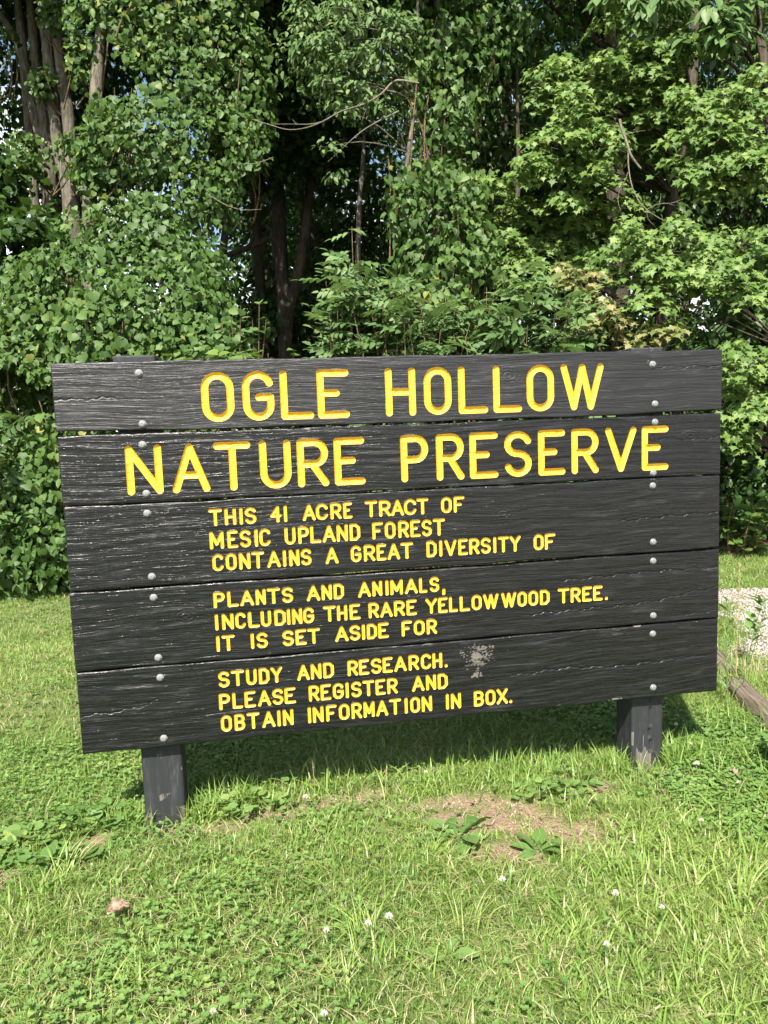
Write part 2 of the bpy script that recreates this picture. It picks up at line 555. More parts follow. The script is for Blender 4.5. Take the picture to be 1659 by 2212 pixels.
lit = np.clip((GV[:, 1] - wood_edge(GV[:, 0])) / .5 + .3 * wob(GV[:, :2], 3, 4), 0, 1)
lit = np.maximum(lit, 0)
ny, nx = GX.shape
ii = (np.arange(ny - 1)[:, None] * nx + np.arange(nx - 1)[None]).ravel()
gnd = link('ground', mesh('ground', GV, np.stack([ii, ii + 1, ii + nx + 1, ii + nx], 1), {'dirt': np.maximum(dirt_mask(GV), .55 * path_mask(GV)), 'litter': lit}, True), ground_mat())
tag(gnd, 'mown grassy ground with bare brown soil patches before the woods', 'ground', kind='structure')

rng = np.random.default_rng(7)


def stones(n, lo, hi, keep, smin, smax, z):
    P = np.stack([rng.uniform(lo[0], hi[0], n), rng.uniform(lo[1], hi[1], n), np.zeros(n)], 1)
    P = P[rng.random(n) < keep(P)]
    P[:, 2] = ground_h(P) + z
    base = np.array([(1, 0, 0), (-1, 0, 0), (0, 1, 0), (0, -1, 0), (0, 0, 1), (0, 0, -.6)], float)
    F = np.array([(0, 2, 4), (2, 1, 4), (1, 3, 4), (3, 0, 4), (2, 0, 5), (1, 2, 5), (3, 1, 5), (0, 3, 5)])
    m = len(P)
    jit = base[None] * (1 + .45 * rng.uniform(-1, 1, (m, 6, 1))) + .25 * rng.uniform(-1, 1, (m, 6, 3))
    s = rng.uniform(smin, smax, m)[:, None, None] * np.array([1, .8, .55])
    a = rng.uniform(0, 6.28, m); c, sn = np.cos(a), np.sin(a)
    q = jit * s
    V = np.stack([q[..., 0] * c[:, None] - q[..., 1] * sn[:, None], q[..., 0] * sn[:, None] + q[..., 1] * c[:, None], q[..., 2]], -1) + P[:, None]
    return V.reshape(-1, 3), (F[None] + (np.arange(m) * 6)[:, None, None]).reshape(-1, 3), np.repeat(rng.random(m), 6)


V_, F_, T_ = stones(22000, (-1.6, -.75), (1.2, .3), lambda P: dirt_mask(P) * .55, .0022, .0075, .001)
cl_ = link('soil_crumbs', mesh('soil_crumbs', V_, F_, {'tint': T_}), leaf_mat('soil_crumb', [(0, (.13, .09, .06)), (.7, (.27, .195, .135)), (1, (.40, .33, .26))], rough=.95, trans=.0, spec=.05))
tag(cl_, 'loose crumbs of brown soil on the bare patches', 'soil', kind='stuff')
V_, F_, T_ = stones(80000, (1.3, -1.0), (4.6, 3.4), path_mask, .006, .0125, .003)
gr = link('gravel', mesh('gravel', V_, F_, {'tint': T_}), gravel_mat('limestone_gravel'))
tag(gr, 'pale limestone gravel of the path beyond the sign', 'gravel', kind='stuff')

# ------------------------------------------------------------------ the sign
R_BIG, R_SMALL = .0127, .0058
TEXT = [   # baseline, cap height, each letter with its left and right edge along the board
 (1, 1.4492, 1.6200, 'O-0.742,-0.631 G-0.603,-0.494 L-0.473,-0.357 E-0.344,-0.230 H-0.100,0.011 O0.041,0.144 L0.169,0.281 L0.301,0.411 O0.430,0.537 W0.563,0.734'),
 (2, 1.2100, 1.3796, 'N-1.006,-0.886 A-0.856,-0.729 T-0.712,-0.585 U-0.556,-0.446 R-0.425,-0.314 E-0.294,-0.183 P-0.052,0.051 R0.080,0.185 E0.206,0.315 S0.339,0.446 E0.471,0.578 R0.603,0.712 V0.739,0.866 E0.888,0.999'),
 (3, 1.0893, 1.1490, 'T-0.742,-0.695 H-0.687,-0.647 I-0.636,-0.624 S-0.617,-0.577 4-0.529,-0.489 1-0.481,-0.469 A-0.415,-0.368 C-0.367,-0.323 R-0.315,-0.275 E-0.269,-0.236 T-0.190,-0.144 R-0.138,-0.095 A-0.094,-0.046 C-0.046,0.001 T0.001,0.046 O0.093,0.134 F0.141,0.182'),
 (3, 1.0074, 1.0703, 'M-0.743,-0.694 E-0.682,-0.645 S-0.639,-0.600 I-0.588,-0.575 C-0.571,-0.531 U-0.482,-0.443 P-0.434,-0.395 L-0.391,-0.352 A-0.347,-0.300 N-0.296,-0.255 D-0.249,-0.210 F-0.166,-0.126 O-0.120,-0.080 R-0.070,-0.030 E-0.025,0.013 S0.018,0.056 T0.060,0.106'),
 (3, 0.9289, 0.9900, 'C-0.738,-0.699 O-0.692,-0.654 N-0.646,-0.606 T-0.602,-0.557 A-0.548,-0.500 I-0.493,-0.479 N-0.470,-0.433 S-0.428,-0.390 A-0.340,-0.293 G-0.248,-0.209 R-0.200,-0.158 E-0.153,-0.117 A-0.113,-0.066 T-0.064,-0.017 D0.033,0.072 I0.081,0.094 V0.102,0.148 E0.154,0.191 R0.196,0.236 S0.241,0.280 I0.289,0.302 T0.308,0.350 Y0.353,0.397 O0.448,0.488 F0.493,0.535'),
 (4, 0.7974, 0.8553, 'P-0.742,-0.702 L-0.694,-0.655 A-0.650,-0.601 N-0.595,-0.559 T-0.555,-0.508 S-0.502,-0.462 A-0.414,-0.365 N-0.360,-0.322 D-0.316,-0.278 A-0.227,-0.179 N-0.174,-0.137 I-0.126,-0.113 M-0.107,-0.060 A-0.053,-0.004 L0.001,0.032 S0.041,0.078 ,0.088,0.101'),
 (4, 0.7167, 0.7757, 'I-0.742,-0.729 N-0.717,-0.676 C-0.671,-0.633 L-0.625,-0.585 U-0.581,-0.544 D-0.533,-0.492 I-0.488,-0.476 N-0.470,-0.433 G-0.430,-0.390 T-0.357,-0.311 H-0.307,-0.269 E-0.261,-0.221 R-0.191,-0.152 A-0.148,-0.101 R-0.096,-0.055 E-0.049,-0.010 Y0.023,0.068 E0.071,0.108 L0.113,0.147 L0.154,0.194 O0.200,0.240 W0.245,0.306 W0.316,0.376 O0.380,0.418 O0.424,0.463 D0.470,0.509 T0.542,0.589 R0.594,0.635 E0.641,0.681 E0.686,0.725 .0.734,0.747'),
 (4, 0.6389, 0.6974, 'I-0.742,-0.728 T-0.722,-0.676 I-0.621,-0.608 S-0.600,-0.560 S-0.508,-0.467 E-0.461,-0.421 T-0.418,-0.372 A-0.318,-0.268 S-0.264,-0.224 I-0.219,-0.206 D-0.200,-0.162 E-0.158,-0.118 F-0.070,-0.030 O-0.024,0.018 R0.025,0.065'),
 (5, 0.5068, 0.5665, 'S-0.742,-0.702 T-0.697,-0.650 U-0.644,-0.606 D-0.599,-0.561 Y-0.557,-0.514 A-0.462,-0.416 N-0.412,-0.373 D-0.367,-0.327 R-0.277,-0.238 E-0.235,-0.196 S-0.190,-0.150 E-0.146,-0.108 A-0.103,-0.055 R-0.048,-0.008 C-0.001,0.039 H0.043,0.081 .0.089,0.102'),
 (5, 0.4246, 0.4853, 'P-0.744,-0.704 L-0.697,-0.660 E-0.654,-0.614 A-0.607,-0.560 S-0.555,-0.515 E-0.511,-0.470 R-0.423,-0.384 E-0.380,-0.341 G-0.335,-0.294 I-0.288,-0.275 S-0.267,-0.228 T-0.224,-0.180 E-0.176,-0.138 R-0.132,-0.092 A-0.038,0.010 N0.016,0.055 D0.061,0.100'),
 (5, 0.3432, 0.4047, 'O-0.742,-0.703 B-0.694,-0.656 T-0.650,-0.604 A-0.596,-0.548 I-0.541,-0.529 N-0.521,-0.482 I-0.430,-0.418 N-0.412,-0.372 F-0.363,-0.323 O-0.316,-0.276 R-0.269,-0.230 M-0.224,-0.182 A-0.177,-0.131 T-0.127,-0.081 I-0.069,-0.056 O-0.047,-0.009 N-0.003,0.037 I0.090,0.103 N0.110,0.150 B0.200,0.240 O0.246,0.286 X0.290,0.335 .0.340,0.353'),
]


def arc(cx, cy, rx, ry, a0, a1, n=12):
    t = np.radians(np.linspace(a0, a1, n))
    return [(cx + rx * math.cos(a), cy + ry * math.sin(a)) for a in t]


def glyph(c, W, H):
    k = min(W / 2, H / 2)
    if c == 'O': return [arc(W / 2, H - k, W / 2, k, 0, 180) + arc(W / 2, k, W / 2, k, 180, 360) + [(W, H - k)]]
    if c == 'C': return [arc(W / 2, H - k, W / 2, k, 18, 180) + arc(W / 2, k, W / 2, k, 180, 342)]
    if c == 'G': return [arc(W / 2, H - k, W / 2, k, 18, 180) + arc(W / 2, k, W / 2, k, 180, 360) + [(W, .47 * H), (.52 * W, .47 * H)]]
    if c == 'S': return [arc(W / 2, .755 * H, W / 2, .245 * H, 18, 255) + arc(W / 2, .255 * H, W / 2, .255 * H, 82, -162)]
    if c == 'U': return [[(0, H)] + arc(W / 2, k, W / 2, k, 180, 360) + [(W, H)]]
    if c in 'I1': return [[(W / 2, 0), (W / 2, H)]]
    if c == 'L': return [[(0, H), (0, 0), (W, 0)]]
    if c == 'E': return [[(W, H), (0, H), (0, 0), (W, 0)], [(0, .52 * H), (.62 * W, .52 * H)]]
    if c == 'F': return [[(W, H), (0, H), (0, 0)], [(0, .5 * H), (.66 * W, .5 * H)]]
    if c == 'H': return [[(0, 0), (0, H)], [(W, 0), (W, H)], [(0, .5 * H), (W, .5 * H)]]
    if c == 'T': return [[(0, H), (W, H)], [(W / 2, H), (W / 2, 0)]]
    if c == 'N': return [[(0, 0), (0, H), (W, 0), (W, H)]]
    if c == 'M': return [[(0, 0), (0, H), (W / 2, .25 * H), (W, H), (W, 0)]]
    if c == 'A': return [[(0, 0), (W / 2, H), (W, 0)], [(.17 * W, .33 * H), (.83 * W, .33 * H)]]
    if c == 'V': return [[(0, H), (W / 2, 0), (W, H)]]
    if c == 'W': return [[(0, H), (.27 * W, 0), (.5 * W, H), (.73 * W, 0), (W, H)]]
    if c == 'X': return [[(0, 0), (W, H)], [(0, H), (W, 0)]]
    if c == 'Y': return [[(0, H), (W / 2, .5 * H), (W, H)], [(W / 2, .5 * H), (W / 2, 0)]]
    if c == 'D': return [[(0, 0), (0, H), (.62 * W, H), (W, .8 * H), (W, .2 * H), (.62 * W, 0), (0, 0)]]
    if c == 'P': return [[(0, 0), (0, H)] + arc(.55 * W, .735 * H, .45 * W, .265 * H, 90, -90) + [(0, .47 * H)]]
    if c == 'R': return [[(0, 0), (0, H)] + arc(.55 * W, .735 * H, .45 * W, .265 * H, 90, -90) + [(0, .47 * H)], [(.48 * W, .47 * H), (W, 0)]]
    if c == 'B': return [[(0, 0), (0, H)] + arc(.55 * W, .76 * H, .40 * W, .24 * H, 90, -90) + [(0, .52 * H)] + arc(.55 * W, .26 * H, .45 * W, .26 * H, 90, -90) + [(0, 0)]]
    if c == '4': return [[(.74 * W, 0), (.74 * W, H), (0, .38 * H), (W, .38 * H)]]
    if c == '.': return [[(W / 2, 0), (W / 2, .002)]]
    if c == ',': return [[(W / 2, 0), (W * .3, -.014)]]


import re
STROKES = {1: [], 2: [], 3: [], 4: [], 5: []}    # board -> (a, b, radius) segments
for bd, zb, zt, s in TEXT:
    r = R_BIG if bd < 3 else R_SMALL
    for tok in s.split(' '):
        c = tok[0]
        x0, x1 = (float(v) for v in tok[1:].split(','))
        W_, H_ = max(x1 - x0 - 2 * r, .0005), zt - zb - 2 * r
        for pl in glyph(c, W_, H_):
            pl = [(x0 + r + px, zb + r + pz) for px, pz in pl]
            if c == 'I' or c == '1': pl = [((x0 + x1) / 2, z) for _, z in pl]
            for a, b in zip(pl[:-1], pl[1:]): STROKES[bd].append((a, b, r))

CRACKS = {1: [([(-1.23, 1.545), (-1.17, 1.537), (-1.08, 1.541), (-1.02, 1.54)], .0022), ([(.95, 1.60), (1.1, 1.601), (1.22, 1.598)], .0018)],
          2: [([(.96, 1.33), (1.1, 1.322), (1.22, 1.327)], .0015)],
          3: [([(1.23, 1.032), (1.066, 1.031), (.907, 1.025), (.80, 1.020)], .0022)],
          4: [([(1.23, .812), (.967, .816), (.842, .813), (.718, .810), (.56, .803)], .0020), ([(1.23, .735), (1.1, .722), (.968, .70), (.786, .687), (.648, .688), (.513, .685), (.392, .683)], .0018), ([(1.23, .643), (1.07, .629)], .002)],
          5: [([(1.23, .466), (1.104, .457), (.974, .454), (.777, .448), (.557, .462), (.35, .45)], .0022), ([(-1.23, .449), (-1.137, .452), (-1.024, .461), (-.95, .485)], .0013)]}


def seg_near(P, a, b):
    a = np.array(a); b = np.array(b); d = b - a
    t = np.clip(((P - a) @ d) / max(d @ d, 1e-12), 0, 1)
    q = a + t[:, None] * d
    return np.linalg.norm(P - q, axis=1), q


BOLTS = [(1, -.942, 1.621), (1, -.941, 1.450), (2, -.946, 1.380), (2, -.944, 1.213), (3, -.946, 1.145), (3, -.945, .924), (4, -.944, .850), (4, -.942, .635), (5, -.940, .563), (5, -.942, .341),
         (1, .933, 1.611), (1, .943, 1.462), (2, .943, 1.393), (2, .936, 1.199), (3, .934, 1.150), (3, .936, .931), (4, .936, .856), (4, .937, .639), (5, .935, .566), (5, .937, .348)]
BOLT_AT = BOLTS
sign = empty('park_sign', (0, .02, 0), 'wide black plank sign with yellow routed lettering on two posts', 'sign')
BOARDS = [  # z of the lower left, upper left, lower right, upper right corners; left and right end
    (1, 1.4245, 1.6610, 1.4245, 1.6625, -1.222, 1.224),
    (2, 1.1830, 1.4190, 1.1830, 1.4190, -1.219, 1.221),
    (3, .8910, 1.1795, .8910, 1.1795, -1.217, 1.219),
    (4, .6085, .8855, .6085, .8855, -1.221, 1.220),
    (5, .3110, .6040, .3090, .6040, -1.219, 1.217)]
CELL = .0021
TH = .038
for bd, zl0, zl1, zr0, zr1, xl, xr in BOARDS:
    nx = int((xr - xl) / CELL); nz = int((zl1 - zl0) / CELL)
    U, Vv = np.meshgrid(np.linspace(0, 1, nx), np.linspace(0, 1, nz))
    X = xl + U * (xr - xl)
    Z = (zl0 + U * (zr0 - zl0)) * (1 - Vv) + (zl1 + U * (zr1 - zl1)) * Vv
    # slightly wavy long edges; the top board has cupped away from the one below at both ends
    ew = .0012 * np.sin(X * 9 + bd * 2) + .0008 * np.sin(X * 23 + bd)
    Z += ew * (2 * Vv - 1)
    if bd == 1:
        Z += (1 - Vv) * (.0085 * np.clip((-X - .66) / .5, 0, 1) + .0075 * np.clip((X - .78) / .4, 0, 1))
        Z -= (Vv > .5) * Vv * .004 * np.clip(1 - np.abs(X + .72) / .02, 0, 1)
    if bd == 4:
        Z -= Vv * .0042 * np.exp(-((X - .10) / .42) ** 2)
    P2 = np.stack([X.ravel(), Z.ravel()], 1)
    dist = np.full(len(P2), 1.0); near = P2.copy(); rad = np.full(len(P2), .01)
    for a, b, r in STROKES[bd]:
        lo = np.minimum(a, b) - r - .012; hi = np.maximum(a, b) + r + .012
        sel = np.where((P2[:, 0] > lo[0]) & (P2[:, 0] < hi[0]) & (P2[:, 1] > lo[1]) & (P2[:, 1] < hi[1]))[0]
        if len(sel) == 0: continue
        d, q = seg_near(P2[sel], a, b)
        up = d - r < dist[sel]
        s2 = sel[up]
        dist[s2] = d[up] - r; near[s2] = q[up]; rad[s2] = r
    snap = (np.abs(dist) < .62 * CELL)
    dirv = norm(P2 - near)
    P2[snap] = near[snap] + dirv[snap] * rad[snap, None]
    dist[snap] = 0
    Y = np.zeros(len(P2))
    ins = np.clip(-dist / rad, 0, 1)
    depth = np.where(rad > .01, .0078, .0046)
    g_noise = 1 + .10 * wob(P2, 260, 3, 2)
    Y += depth * (1 - (1 - ins) ** 2) ** .62 * g_noise
    # raised grain and cracks
    flat = (dist > 0)
    gr_ = wob(P2 * [7, 190] + .6 * np.stack([0 * P2[:, 0], 10 * wob(P2, 3.1, bd)], 1), 1.0, 40 + bd, 3)
    Y += flat * .0007 * gr_
    worn = np.zeros(len(P2))
    for pl, wd in CRACKS.get(bd, []):
        pl = [np.array(p) for p in pl]
        for a, b in zip(pl[:-1], pl[1:]):
            Q = P2 + np.stack([0 * P2[:, 0], .0035 * np.sin(P2[:, 0] * 61) + .002 * np.sin(P2[:, 0] * 190)], 1)
            d, _ = seg_near(Q, a, b)
            Y += flat * .0032 * np.clip(1.35 - d / wd, 0, 1) * np.clip(.75 + .5 * wob(P2 * [14, 1], 1.0, 71), .15, 1)
    # long edges and ends rounded over
    ed = np.minimum(np.minimum(Vv, 1 - Vv).ravel() * (zl1 - zl0), np.minimum(U, 1 - U).ravel() * (xr - xl))
    e = np.clip(1 - ed / .005, 0, 1)
    Y += .005 * (1 - np.sqrt(1 - e ** 2 + 1e-9)) * .9
    worn += .18 * e * (wob(P2, 38, 8) > .25) + .32 * (ed < .010) * (wob(P2, 31, 9 + bd) > .62)
    worn += .30 * (wob(P2 * [30, 150], 1.0, 60 + bd, 3) > .80)          # thin flaked streaks
    for kb, kx, kz in ((1, .36, 1.585), (2, 1.09, 1.335), (3, .33, 1.075), (4, -.84, .775)):
        if kb != bd: continue
        d = np.hypot((P2[:, 0] - kx) / 1.7, P2[:, 1] - kz)
        Y += flat * .0007 * np.sin(d * 620 + 1.5 * wob(P2, 40, 3)) * np.exp(-(d / .022) ** 2)
        worn += .14 * np.exp(-(d / .012) ** 2) * (vnoise(P2, 200, 5) > 0)
    for bb, bx, bz in BOLT_AT:
        if bb != bd: continue
        d = np.hypot(P2[:, 0] - bx, P2[:, 1] - bz - .004)
        worn += .42 * (d < .024) * (vnoise(P2, 120, int(1000 * (bx + 2) + 100 * bz)) + (bx > 0) * .25 > .5)
    if bd == 5:      # the scraped, weathered patch
        d = np.hypot((P2[:, 0] - .215) / .078, (P2[:, 1] - .545) / .062)
        d = np.maximum(d, 0)
        bl = .82 - d ** 2 + .55 * vnoise(P2, 45, 77, 3) + .95 * vnoise(P2 * [.8, 1.2], 210, 78, 3)
        d2 = np.hypot((P2[:, 0] - .212) / .045, (P2[:, 1] - .475) / .03)
        d3 = np.hypot((P2[:, 0] - .335) / .02, (P2[:, 1] - .54) / .02)
        bl = np.maximum(bl, np.maximum(.75 - d2 ** 2, .6 - d3 ** 2) + .9 * vnoise(P2, 80, 79, 4))
        worn += .68 * np.clip(bl * 1.25, 0, 1)
        worn += .5 * ((np.abs(P2[:, 0] - .77) < .035) & (P2[:, 1] < .325) & (wob(P2, 90, 31) > .0))
        worn += .5 * ((np.abs(P2[:, 0] - .845) < .10) & (np.abs(P2[:, 1] - .588) < .016) & (wob(P2 * [1, 2], 70, 32) > .38))
        worn += .45 * ((P2[:, 0] < -1.195) & (P2[:, 1] > .585))
    if bd == 4:
        worn += .45 * ((P2[:, 0] > 1.10) & (np.abs(P2[:, 1] - .806) < .006))
        worn += .45 * ((P2[:, 0] < -1.16) & (P2[:, 1] < .618))
    V3 = np.stack([P2[:, 0], Y, P2[:, 1]], 1)
    i = (np.arange(nz - 1)[:, None] * nx + np.arange(nx - 1)[None]).ravel()
    Q4 = np.stack([i, i + 1, i + nx + 1, i + nx], 1)
    inside = dist[Q4].mean(1) < -1e-6
    # sides and back
    ring = np.concatenate([np.arange(nx), np.arange(1, nz) * nx + nx - 1, (nz - 1) * nx + np.arange(nx - 2, -1, -1), np.arange(nz - 2, 0, -1) * nx])
    nb = len(V3)
    back = V3[ring].copy(); back[:, 1] = TH
    m = len(ring)
    rr_ = np.arange(m)
    side = np.stack([ring, nb + rr_, nb + (rr_ + 1) % m, ring[(rr_ + 1) % m]], 1)
    Vall = np.concatenate([V3, back]); wall = np.r_[worn, np.zeros(m)]
    o = link('board', mesh('board', Vall, [Q4[~inside], side, (nb + rr_)[None]], {'worn': wall}, False), M_BOARD_FADED if bd == 1 else M_BOARD, sign)
    if bd == 5: o['label'] = 'lowest plank with a scraped grey patch'
    used = np.unique(Q4[inside])
    remap = np.full(len(V3), -1); remap[used] = np.arange(len(used))
    lo_ = link('lettering', mesh('lettering', V3[used], remap[Q4[inside]], None, True), M_YELLOW, o)
    lo_.matrix_parent_inverse = Matrix.Identity(4)
    o['z_'] = 0
    BOARDS[bd - 1] = BOARDS[bd - 1] + (o,)
for b_ in BOARDS:
    del b_[-1]['z_']
    for ch in list(b_[-1].children): ch.matrix_parent_inverse = Matrix.Translation(Vector((0, 0, 0)))


def bolt_mesh(seed):
    r = random.Random(seed)
    rings = []
    n = 12
    def ring(rad, y, hexy=0.0, ph=0.0):
        pts = []
        for k in range(n):
            a = 2 * math.pi * k / n + ph
            rr = rad
            if hexy:
                m_ = ((a - ph) % (math.pi / 3)) - math.pi / 6
                rr = rad * (math.cos(math.pi / 6) / math.cos(m_))
            pts.append((rr * math.cos(a), y, rr * math.sin(a)))
        rings.append(pts)
    ph = r.random()
    ring(.0135, .002); ring(.0135, -.0010); ring(.0112, -.0016)
    ring(.0105, -.0018, 1, ph); ring(.0105, -.0066, 1, ph); ring(.0080, -.0078, 0, ph); ring(.004, -.0079, 0, ph)
    V = [p for q in rings for p in q]
    F = []
    for i in range(len(rings) - 1):
        for k in range(n):
            F.append((i * n + k, i * n + (k + 1) % n, (i + 1) * n + (k + 1) % n, (i + 1) * n + k))
    top = np.array([[(len(rings) - 1) * n + k for k in range(n)]])
    return mesh('bolt', np.array(V), [np.array(F), top])


for k, (bd, x, z) in enumerate(BOLTS):
    o = bpy.data.objects.new('bolt', bolt_mesh(k))
    COL.objects.link(o)
    o.data.materials.append(M_ZINC)
    o.parent = BOARDS[bd - 1][-1]
    # the board sits at the sign's origin, so its own frame is the world shifted by nothing
    o.matrix_parent_inverse = Matrix.Identity(4)
    o.location = (x, -.0005, z)


def post(x0, x1, z1, seed):
    y0, y1 = TH + .002, TH + .002 + .138
    c = .006
    prof = [(x0 + c, y0), (x1 - c, y0), (x1, y0 + c), (x1, y1 - c), (x1 - c, y1), (x0 + c, y1), (x0, y1 - c), (x0, y0 + c)]
    pts = []
    for (a, b) in zip(prof, prof[1:] + prof[:1]):
        n = max(1, int(math.hypot(b[0] - a[0], b[1] - a[1]) / .006))
        for k in range(n): pts.append((a[0] + (b[0] - a[0]) * k / n, a[1] + (b[1] - a[1]) * k / n))
    pts = np.array(pts); m = len(pts)
    zs = np.arange(-.35, z1 + 1e-6, .006); n = len(zs)
    V = np.concatenate([np.tile(pts, (n, 1)), np.repeat(zs, m)[:, None]], 1)
    V[:, :2] += (.0012 * wob(V * [60, 60, 3], 1, seed))[:, None] * norm(V[:, :2] - [(x0 + x1) / 2, (y0 + y1) / 2])
    worn = np.zeros(len(V))
    s = x1 - x0
    u = (V[:, 0] - x0) / s
    front = V[:, 1] < y0 + .01
    if seed == 1:
        worn += .6 * (front & (V[:, 2] < .06 + .03 * wob(V * 40, 1, 3)) & ((u < .16) | (u > .86)))
        worn += .55 * (front & (V[:, 2] > .05) & (V[:, 2] < .27) & (wob(V * [70, 1, 45], 1, 14) > .62))
    else:
        worn += .75 * (front & (u > .12) & (u < .62) & (V[:, 2] < .085 + .04 * wob(V * [60, 1, 25], 1, 5)))
        sp = np.abs(u - .34 - .03 * np.sin(V[:, 2] * 20)) < .05 * np.clip((.17 - V[:, 2]) / .1, 0, 1)
        worn += .9 * (front & sp)
        worn += .7 * (front & (np.abs(u - .02) < .03) & (np.abs(V[:, 2] - .13) < .03))
        cr = np.abs(u - .58 - .02 * np.sin(V[:, 2] * 31) - .012 * np.sin(V[:, 2] * 77)) < .016
        V[:, 1] += front * cr * .012 * (V[:, 2] > .07)
    worn += .55 * ((V[:, 2] > z1 - .03) & (wob(V * [60, 60, 12], 1, 6 + seed) > .55))
    i = (np.arange(n - 1)[:, None] * m + np.arange(m)[None]); j = (np.arange(n - 1)[:, None] * m + (np.arange(m)[None] + 1) % m)
    F = np.stack([i.ravel(), j.ravel(), j.ravel() + m, i.ravel() + m], 1)
    top = ((n - 1) * m + np.arange(m))[None]
    o = link('post', mesh('post', V, [F, top], {'worn': worn}), M_POST, sign)
    return o


post(-1.030, -.888, 1.684, 1)
post(.868, 1.003, 1.680, 2)

# ------------------------------------------------------------------ foliage builders
UP = np.array([0, 0, 1.0])


def rdir(n): return norm(rng.normal(size=(n, 3)))


def tints(n, lo=.1, hi=.9, odd=.0):
    t = rng.uniform(lo, hi, n)
    if odd: t = np.where(rng.random(n) < odd, rng.uniform(.94, 1, n), t)
    return t


def vine_blob(L, c, r, dens, size, tpl=T_VINE, seed=0, gap=-.55, others=(), odd=.02, shell=.16, hang=1.0):
    """leaves shingled over a lumpy mound / curtain (ellipsoid c, r)"""
    c = np.array(c); r = np.array(r, float)
    area = 4 * np.pi * (((r[0] * r[1]) ** 1.6 + (r[0] * r[2]) ** 1.6 + (r[1] * r[2]) ** 1.6) / 3) ** (1 / 1.6)
    n = int(area * dens)
    d = rdir(n)
    Nn = norm(d / r)
    P = c + d * r * (1 + .20 * wob(d * r + c, 3.1, seed)[:, None])
    P += Nn * rng.uniform(-shell, shell * .6, n)[:, None]
    keep = (wob(P, 3.4, seed + 1) > gap) & (P[:, 2] > .02)
    for c2, r2 in others:
        keep &= (((P - c2) / r2) ** 2).sum(1) > .72
    P, Nn = P[keep], Nn[keep]; n = len(P)
    nr = norm(Nn * .6 + UP * .3 + rdir(n) * .6 + SUN * .55)
    ax = norm(-UP * hang + Nn * .35 + rdir(n) * .75)
    sz = size * rng.choice([.5, .7, .9, 1.0, 1.15, 1.4], n, p=[.12, .2, .25, .23, .14, .06])
    kind = rng.random(n) + .25 * wob(P, 1.9, seed + 3)
    tt = tints(n, .05, .75, odd) + .18 * wob(P, 1.4, seed + 4) * (1 - odd)
    tt = np.where(tt < .93, np.clip(tt, 0, .92), tt)
    for a_, b_, tp, f in ((-9, .58, tpl, 1.0), (.58, .84, T_OVAL, 1.1), (.84, 9, T_MAPLE, 1.05)):
        q = (kind >= a_) & (kind < b_)
        L.add(tp, P[q], ax[q], nr[q], sz[q] * f, tt[q])


def spray(L, c, rx, ry, n, size, tpl=T_MAPLE, thick=.07, droop=.25, rot=0.0, tint=(.15, .9), odd=.0):
    """one flat, drooping layer of leaves at the end of a branch"""
    c = np.array(c)
    a = rng.uniform(0, 6.28, n); q = np.sqrt(rng.random(n)) * (1 + .25 * np.sin(a * 3 + rot) + .12 * np.sin(a * 7 + 2 * rot))
    x, y = rx * q * np.cos(a), ry * q * np.sin(a)
    cr, sr = math.cos(rot), math.sin(rot)
    X, Yy = x * cr - y * sr, x * sr + y * cr
    z = .42 * max(rx, ry) * (1 - q ** 2) + rng.normal(0, thick, n) + .30 * Yy
    P = c + np.stack([X, Yy, z], 1)
    out = norm(np.stack([X, Yy, 0 * X], 1) + 1e-4)
    ax = norm(out * .8 - UP * rng.uniform(.25, 1.0, n)[:, None] + rdir(n) * .5)
    nr = norm(UP * .35 + out * .2 + rdir(n) * .42 + SUN * 1.0)
    L.add(tpl, P, ax, nr, size * rng.uniform(.6, 1.2, n), tints(n, *tint, odd))


def cloud(L, c, r, n, size, tpl=T_BIT, nclump=None, flat=.5, tint=(.05, .95), spread=.22):
    """a crown region: many little leafy twigs through an ellipsoid"""
    c = np.array(c); r = np.array(r, float)
    m = nclump or max(6, n // 45)
    cc = rdir(m) * (rng.random(m) ** .45)[:, None] * r
    w_ = rng.integers(0, m, n)
    sp = spread * (r.mean()) ** .5
    P = c + cc[w_] + rng.normal(size=(n, 3)) * sp * [1, 1, flat]
    out = norm(P - (c + cc[w_]) + 1e-3)
    ax = norm(out * .6 - UP * .5 + rdir(n) * .7)
    nr = norm(UP * .9 + out * .3 + rdir(n) * .6)
    L.add(tpl, P, ax, nr, size * rng.uniform(.65, 1.2, n), tints(n, *tint))
    return c + cc


def limbs(T, root, ends, r0, seed=0, sag=.1):
    g = np.random.default_rng(seed)
    root = np.array(root)
    for e in ends:
        e = np.array(e)
        mid = (root + e) / 2 + g.normal(0, .08, 3) * np.linalg.norm(e - root) + [0, 0, sag]
        T.add([root, mid, e], [r0, r0 * .6, r0 * .2], 6, step=.3)


def trunk_px(T, pts, D, wpx, sides=12, rough=.12, seed=0, taper=None):
    """a stem surveyed in the photo: direction points, distance, width"""
    P = [at(x, y, D if np.isscalar(D) else d) for (x, y), d in zip(pts, [D] * len(pts) if np.isscalar(D) else D)]
    w0 = np.broadcast_to(wpx, (len(P),))
    Dm = D if np.isscalar(D) else np.mean(D)
    T.add(P, np.array(w0) * Dm / FPX / 2, sides, rough, seed, step=.12)
    return P


def to_ground(p, dx=0.0, dy=0.0):
    return np.array([p[0] + dx, p[1] + dy, -.1])


